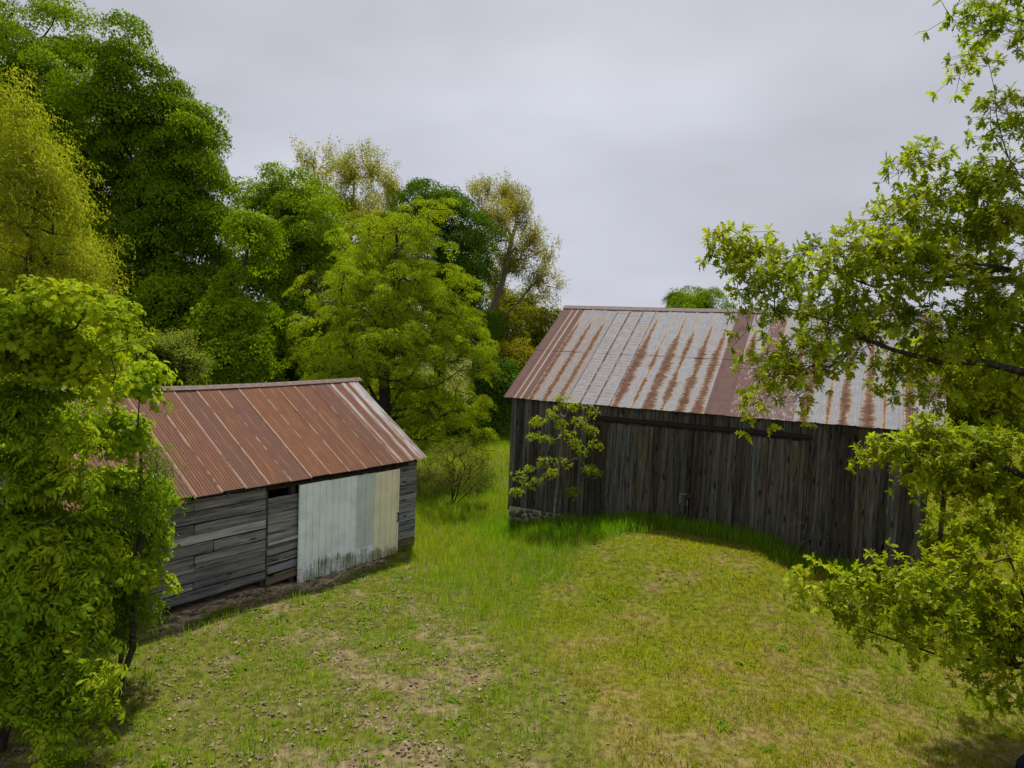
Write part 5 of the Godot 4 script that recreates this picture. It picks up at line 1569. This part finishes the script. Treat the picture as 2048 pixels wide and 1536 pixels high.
func build_grass() -> void:
	rng.seed = 404
	var lots := {"lawn_grass": [tufts(64, 0.16, 0.02, 0.055, 0.006, 0.9, 4, true), [], []], "long_grass": [tufts(22, 0.15, 0.16, 0.36, 0.009, 0.75), [], []], "thin_grass": [tufts(26, 0.12, 0.04, 0.12, 0.0075, 0.9), [], []]}
	for k in lots:
		for i in 4:
			lots[k][1].append([])
			lots[k][2].append([])
	var z := -44.0
	while z < -7.6:
		var near := z > -26.0
		var step := 0.135 if near else 0.30
		var half := -z * 0.76 + 1.5
		var x := -half
		while x < half:
			var px := x + rr(-step, step) * 0.6
			var pz := z + rr(-step, step) * 0.6
			x += step
			if built_on(px, pz, 0.03):
				continue
			var bb := barn_inv * Vector3(px, 0, pz)
			if bb.x > -0.3 and bb.x < 2.6 and bb.z > 0.0 and bb.z < 0.3:
				continue
			var c := cover(px, pz)
			var n := nter.get_noise_2d(px * 14.0 + 77.0, pz * 14.0)
			var n2 := nter.get_noise_2d(px * 3.5 - 40.0, pz * 3.5)
			var pick := rng.randf()
			var kind := ""
			var col := Color.WHITE
			var sc := 1.0
			if pick < c.y:
				kind = "long_grass"
				var b := barn_inv * Vector3(px, 0, pz)
				col = Color(0.17, 0.285, 0.013).lerp(Color(0.245, 0.325, 0.018), clampf(0.5 + n2 * 1.2 + rr(-0.3, 0.3), 0, 1))
				if rng.randf() < 0.10:
					col = Color(0.33, 0.31, 0.10)
				sc = rr(0.65, 1.15)
				if pz > -16.0:
					col = col.lerp(Color(0.251, 0.305, 0.013), smooth(-16.0, -12.0, pz) * rng.randf())
				if pz > -17.5:
					sc *= lerpf(0.9, 0.58, smooth(-17.0, -10.0, pz))
				if b.x > 0.0 and b.x < 11.2 and b.z > 0.0 and b.z < 2.2:
					sc *= 1.25
					col = Color(0.132, 0.305, 0.010).lerp(col, 0.4)
				if not near:
					sc *= 1.3
				if sc < 0.62 and rng.randf() < 0.2:
					continue
			elif pick < c.y + c.x:
				kind = "lawn_grass"
				var dry := dryness(px, pz)
				if rng.randf() < dry * 0.5:
					continue
				col = Color(0.300, 0.305, 0.014).lerp(Color(0.225, 0.295, 0.012), clampf(0.4 - n2 * 1.6 + rr(-0.3, 0.3), 0, 1)).lerp(Color(0.264, 0.241, 0.055), dry * 0.5)
				sc = rr(0.75, 1.25) * (1.0 + 0.9 * smooth(0.1, 0.4, nter.get_noise_2d(px * 18.0, pz * 18.0 + 900.0)))
				if rng.randf() < 0.03:
					sc *= 1.7
					col = col.lerp(Color(0.17, 0.31, 0.012), 0.6)
				if not near:
					sc *= 1.8
			elif pick < c.x + c.y + c.z:
				kind = "thin_grass"
				if rng.randf() < 0.0 + 0.7 * n + 0.5 * n2:
					continue
				col = Color(0.158, 0.270, 0.011).lerp(Color(0.251, 0.320, 0.015), rng.randf())
				sc = rr(0.5, 1.1)
				if rng.randf() < 0.10:
					sc *= rr(1.4, 2.1)
					col = col.lerp(Color(0.16, 0.30, 0.012), 0.6)
			else:
				if rng.randf() < 0.985:
					continue
				kind = "thin_grass"
				col = Color(0.132, 0.213, 0.015)
			var v := rng.randi() % 4
			lots[kind][1][v].append(Transform3D(Basis(Vector3.UP, rr(0, TAU)).scaled(Vector3(sc, sc * rr(0.85, 1.15), sc)), Vector3(px, ground_height(px, pz) - 0.006, pz)))
			lots[kind][2][v].append(col * rr(0.85, 1.15))
		z += step
	var labels := {"lawn_grass": "short mown yellow-green lawn grass in front of the barn", "long_grass": "long bright green grass between the buildings and along the barn", "thin_grass": "thin tufted grass growing through leaf litter before the shed"}
	for k in lots:
		var t := thing(k)
		tag(t, labels[k], "grass", "", "stuff")
		for i in 4:
			scatter("grass_tufts", lots[k][0][i], M.grass_blade, lots[k][1][i], lots[k][2][i], t)
	# last year's leaves
	var shapes := []
	for k in 3:
		var q := Quads.new()
		leaf(q, Vector3(0, 0.012, -0.05), Vector3(0, 0.1, 1), Vector3(0, 1, 0), 0.085, ["oak", "far", "maple"][k], Color(1, 1, 1), rr(0.2, 0.5))
		shapes.append(q.mesh(self))
	var lx := [[], [], []]
	var lc := [[], [], []]
	for i in 42000:
		var pz := rr(-18.5, -8.2)
		var px := rr(-9.0, 6.0)
		if built_on(px, pz, 0.02):
			continue
		var c := cover(px, pz)
		var n := nter.get_noise_2d(px * 20.0 + 500.0, pz * 20.0)
		var want := c.z * (0.36 + 0.9 * n) + c.w * (0.16 + 0.5 * n) + c.x * 0.012 + c.y * 0.04
		if rng.randf() > want:
			continue
		var k := rng.randi() % 3
		var b := Basis.from_euler(Vector3(rr(-0.28, 0.28), rr(0, TAU), rr(-0.3, 0.3) + (PI if rng.randf() < 0.4 else 0.0))).scaled(Vector3.ONE * rr(0.3, 0.85))
		lx[k].append(Transform3D(b, Vector3(px, ground_height(px, pz) + rr(0.006, 0.02), pz)))
		lc[k].append(Color(0.25, 0.198, 0.148).lerp(Color(0.11, 0.08, 0.052), rng.randf()) * rr(0.8, 1.3))
	var t := thing("leaf_litter")
	tag(t, "scattered tan dead leaves lying in the thin grass", "leaves", "", "stuff")
	for k in 3:
		scatter("leaves", shapes[k], M.dead_leaf, lx[k], lc[k], t)
	# broad-leaved weeds pressed into the turf
	var wx := [[], []]
	var wc := [[], []]
	var rosettes := []
	for k in 2:
		var q := Quads.new()
		for i in 9 - 2 * k:
			var an := TAU * i / (9.0 - 2 * k) + rr(-0.3, 0.3)
			leaf(q, Vector3(0, 0.01, 0), Vector3(cos(an), rr(0.1, 0.7), sin(an)), Vector3(0, 1, 0), rr(0.07, 0.13), ["oval", "oak"][k], tint(0.25), 0.4)
		rosettes.append(q.mesh(self))
	for i in 2600:
		var pz := rr(-19.0, -8.2)
		var px := rr(-8.0, 9.0)
		if built_on(px, pz, 0.1):
			continue
		var cv := cover(px, pz)
		if rng.randf() > (cv.z * 0.5 + cv.x * 0.3) * smooth(-0.25, 0.35, nter.get_noise_2d(px * 12.0, pz * 12.0 - 300.0)):
			continue
		var k := rng.randi() % 2
		var sc := rr(0.5, 1.2)
		wx[k].append(Transform3D(Basis(Vector3.UP, rr(0, TAU)).scaled(Vector3(sc, sc, sc)), Vector3(px, ground_height(px, pz), pz)))
		wc[k].append(Color(0.12, 0.23, 0.02).lerp(Color(0.22, 0.29, 0.02), rng.randf()))
	var wt := thing("lawn_weeds")
	tag(wt, "flat rosettes of broad-leaved weeds dotted through the turf", "weeds", "", "stuff")
	for k in 2:
		scatter("weeds", rosettes[k], M.grass_blade, wx[k], wc[k], wt)
	# twigs and bark bits in the sand by the shed
	var bits := []
	var bc := []
	var q := Quads.new()
	twig(q, Vector3(-0.5, 0, 0), Vector3(0.5, 0.03, 0), 0.02, Color.WHITE)
	var si := shed_inv.affine_inverse()
	for i in 130:
		var p := si * Vector3(rr(-8.5, -1.2), 0, rr(0.1, 0.95))
		bits.append(Transform3D(Basis(Vector3.UP, SHED_TURN + rr(-0.9, 0.9)).scaled_local(Vector3(rr(0.06, 0.3), rr(0.5, 1.0), rr(0.5, 1.0))), Vector3(p.x, ground_height(p.x, p.z) + 0.012, p.z)))
		bc.append(Color(0.10, 0.075, 0.06) * rr(0.5, 2.2))
	t = thing("twig_litter")
	tag(t, "dark twigs and bark scraps on the sand under the shed wall", "twigs", "", "stuff")
	scatter("twigs", q.mesh(self), M.dead_leaf, bits, bc, t)


func build_bag() -> void:
	rng.seed = 505
	var t := thing("duffel_bag", at_ground(7.42, -9.42), 0.4)
	tag(t, "dark navy rounded object cut off by the lower right corner", "bag")
	var v := PackedVector3Array()
	var n := PackedVector3Array()
	var idx := PackedInt32Array()
	for j in 15:
		for i in 25:
			var a := TAU * i / 24.0
			var b := -PI / 2 + PI * j / 14.0
			var c := Vector3(cos(a) * cos(b), sin(a), sin(b))
			var cx := signf(cos(a)) * pow(absf(cos(a)), 0.8) * pow(cos(b), 0.5) * 0.17
			var cy := signf(sin(a)) * pow(absf(sin(a)), 0.8) * pow(cos(b), 0.5) * 0.16 + 0.15 + 0.012 * sin(j * 1.7 + i)
			v.append(Vector3(sin(b) * 0.30, cy, cx))
			n.append(Vector3(sin(b), sin(a) * cos(b), cos(a) * cos(b)).normalized())
	for j in 14:
		for i in 24:
			var a := j * 25 + i
			idx.append_array(PackedInt32Array([a, a + 1, a + 25, a + 1, a + 26, a + 25]))
	part("bag_body", arrays(v, n, PackedVector2Array(), idx), M.navy_cloth, t)
	var q := Quads.new()
	for i in 10:
		var a0 := PI * i / 10.0
		var a1 := PI * (i + 1) / 10.0
		slab(q, Vector3(cos(a0) * 0.14, 0.29 + sin(a0) * 0.10, 0.06), Vector3((cos(a1) - cos(a0)) * 0.14, (sin(a1) - sin(a0)) * 0.10, 0), Vector3(0, 0.012, 0), Vector3(0, 0, 0.03))
	part("strap", q.mesh(self), M.navy_cloth, t)


# ---------------------------------------------------------------- light
func sky_image() -> Image:
	var f := FastNoiseLite.new()
	f.seed = 12
	f.frequency = 1.1
	f.noise_type = FastNoiseLite.TYPE_SIMPLEX
	f.fractal_octaves = 4
	var im := Image.create(1024, 512, false, Image.FORMAT_RGBF)
	for y in 512:
		var el := (0.5 - (y + 0.5) / 512.0) * PI
		for x in 1024:
			var az := (x + 0.5) / 1024.0 * TAU
			var d := Vector3(cos(el) * sin(az), sin(el), cos(el) * cos(az))
			# a thin even overcast, streaked along the horizon
			var n := f.get_noise_3d(d.x, d.y * 3.2, d.z)
			var up := clampf(d.y, 0.0, 1.0)
			var k := SKY * (1.0 + 0.30 * n + 0.10 * smoothstep(0.14, 0.5, up) + 0.06 * (1.0 - smoothstep(0.0, 0.16, up)))
			im.set_pixel(x, y, Color(k * 0.935, k * 0.97, k * 1.10).lerp(Color(k * 0.975, k * 0.995, k * 1.06), smoothstep(0.25, 0.6, up)))
	return im


const SKY := 0.378

func _ready() -> void:
	var cam := Camera3D.new()
	cam.name = "camera"
	cam.fov = 56.83
	cam.near = 0.1
	cam.far = 2500.0
	cam.transform = Transform3D(Basis.from_euler(Vector3(-0.0638, 0.0, 0.0407)), Vector3(0, 5.7, 0))
	add_child(cam)
	cam.current = true
	var env := Environment.new()
	env.background_mode = Environment.BG_SKY
	var sky := Sky.new()
	var sm := PanoramaSkyMaterial.new()
	sm.panorama = ImageTexture.create_from_image(sky_image())
	sky.sky_material = sm
	env.sky = sky
	env.tonemap_mode = Environment.TONE_MAPPER_LINEAR
	env.tonemap_exposure = 1.5
	env.sdfgi_enabled = true
	env.ssao_enabled = true
	env.ssil_enabled = true
	var we := WorldEnvironment.new()
	we.name = "world_environment"
	we.environment = env
	add_child(we)
	var sun := DirectionalLight3D.new()
	sun.name = "sun"
	sun.light_energy = 1.4
	sun.light_color = Color(1.0, 0.965, 0.90)
	sun.light_angular_distance = 2.0
	sun.shadow_enabled = true
	var travel := Vector3(0.02, -0.885, 0.46).normalized()
	sun.basis = Basis.looking_at(travel, Vector3.UP)
	add_child(sun)
	# land and light first, then the buildings, then what grows
	nter.seed = 3
	nter.frequency = 0.05
	nter.noise_type = FastNoiseLite.TYPE_SIMPLEX
	nter.fractal_octaves = 3
	barn_inv = Transform3D(Basis(Vector3.UP, BARN_TURN), BARN_AT).affine_inverse()
	shed_inv = Transform3D(Basis(Vector3.UP, SHED_TURN), SHED_AT).affine_inverse()
	make_materials()
	print("materials ", Time.get_ticks_msec())
	build_ground()
	build_barn()
	build_shed()
	print("buildings ", Time.get_ticks_msec())
	make_clumps()
	build_trees()
	build_far_wood()
	print("trees ", Time.get_ticks_msec())
	build_grass()
	build_bag()
	print("grass ", Time.get_ticks_msec())
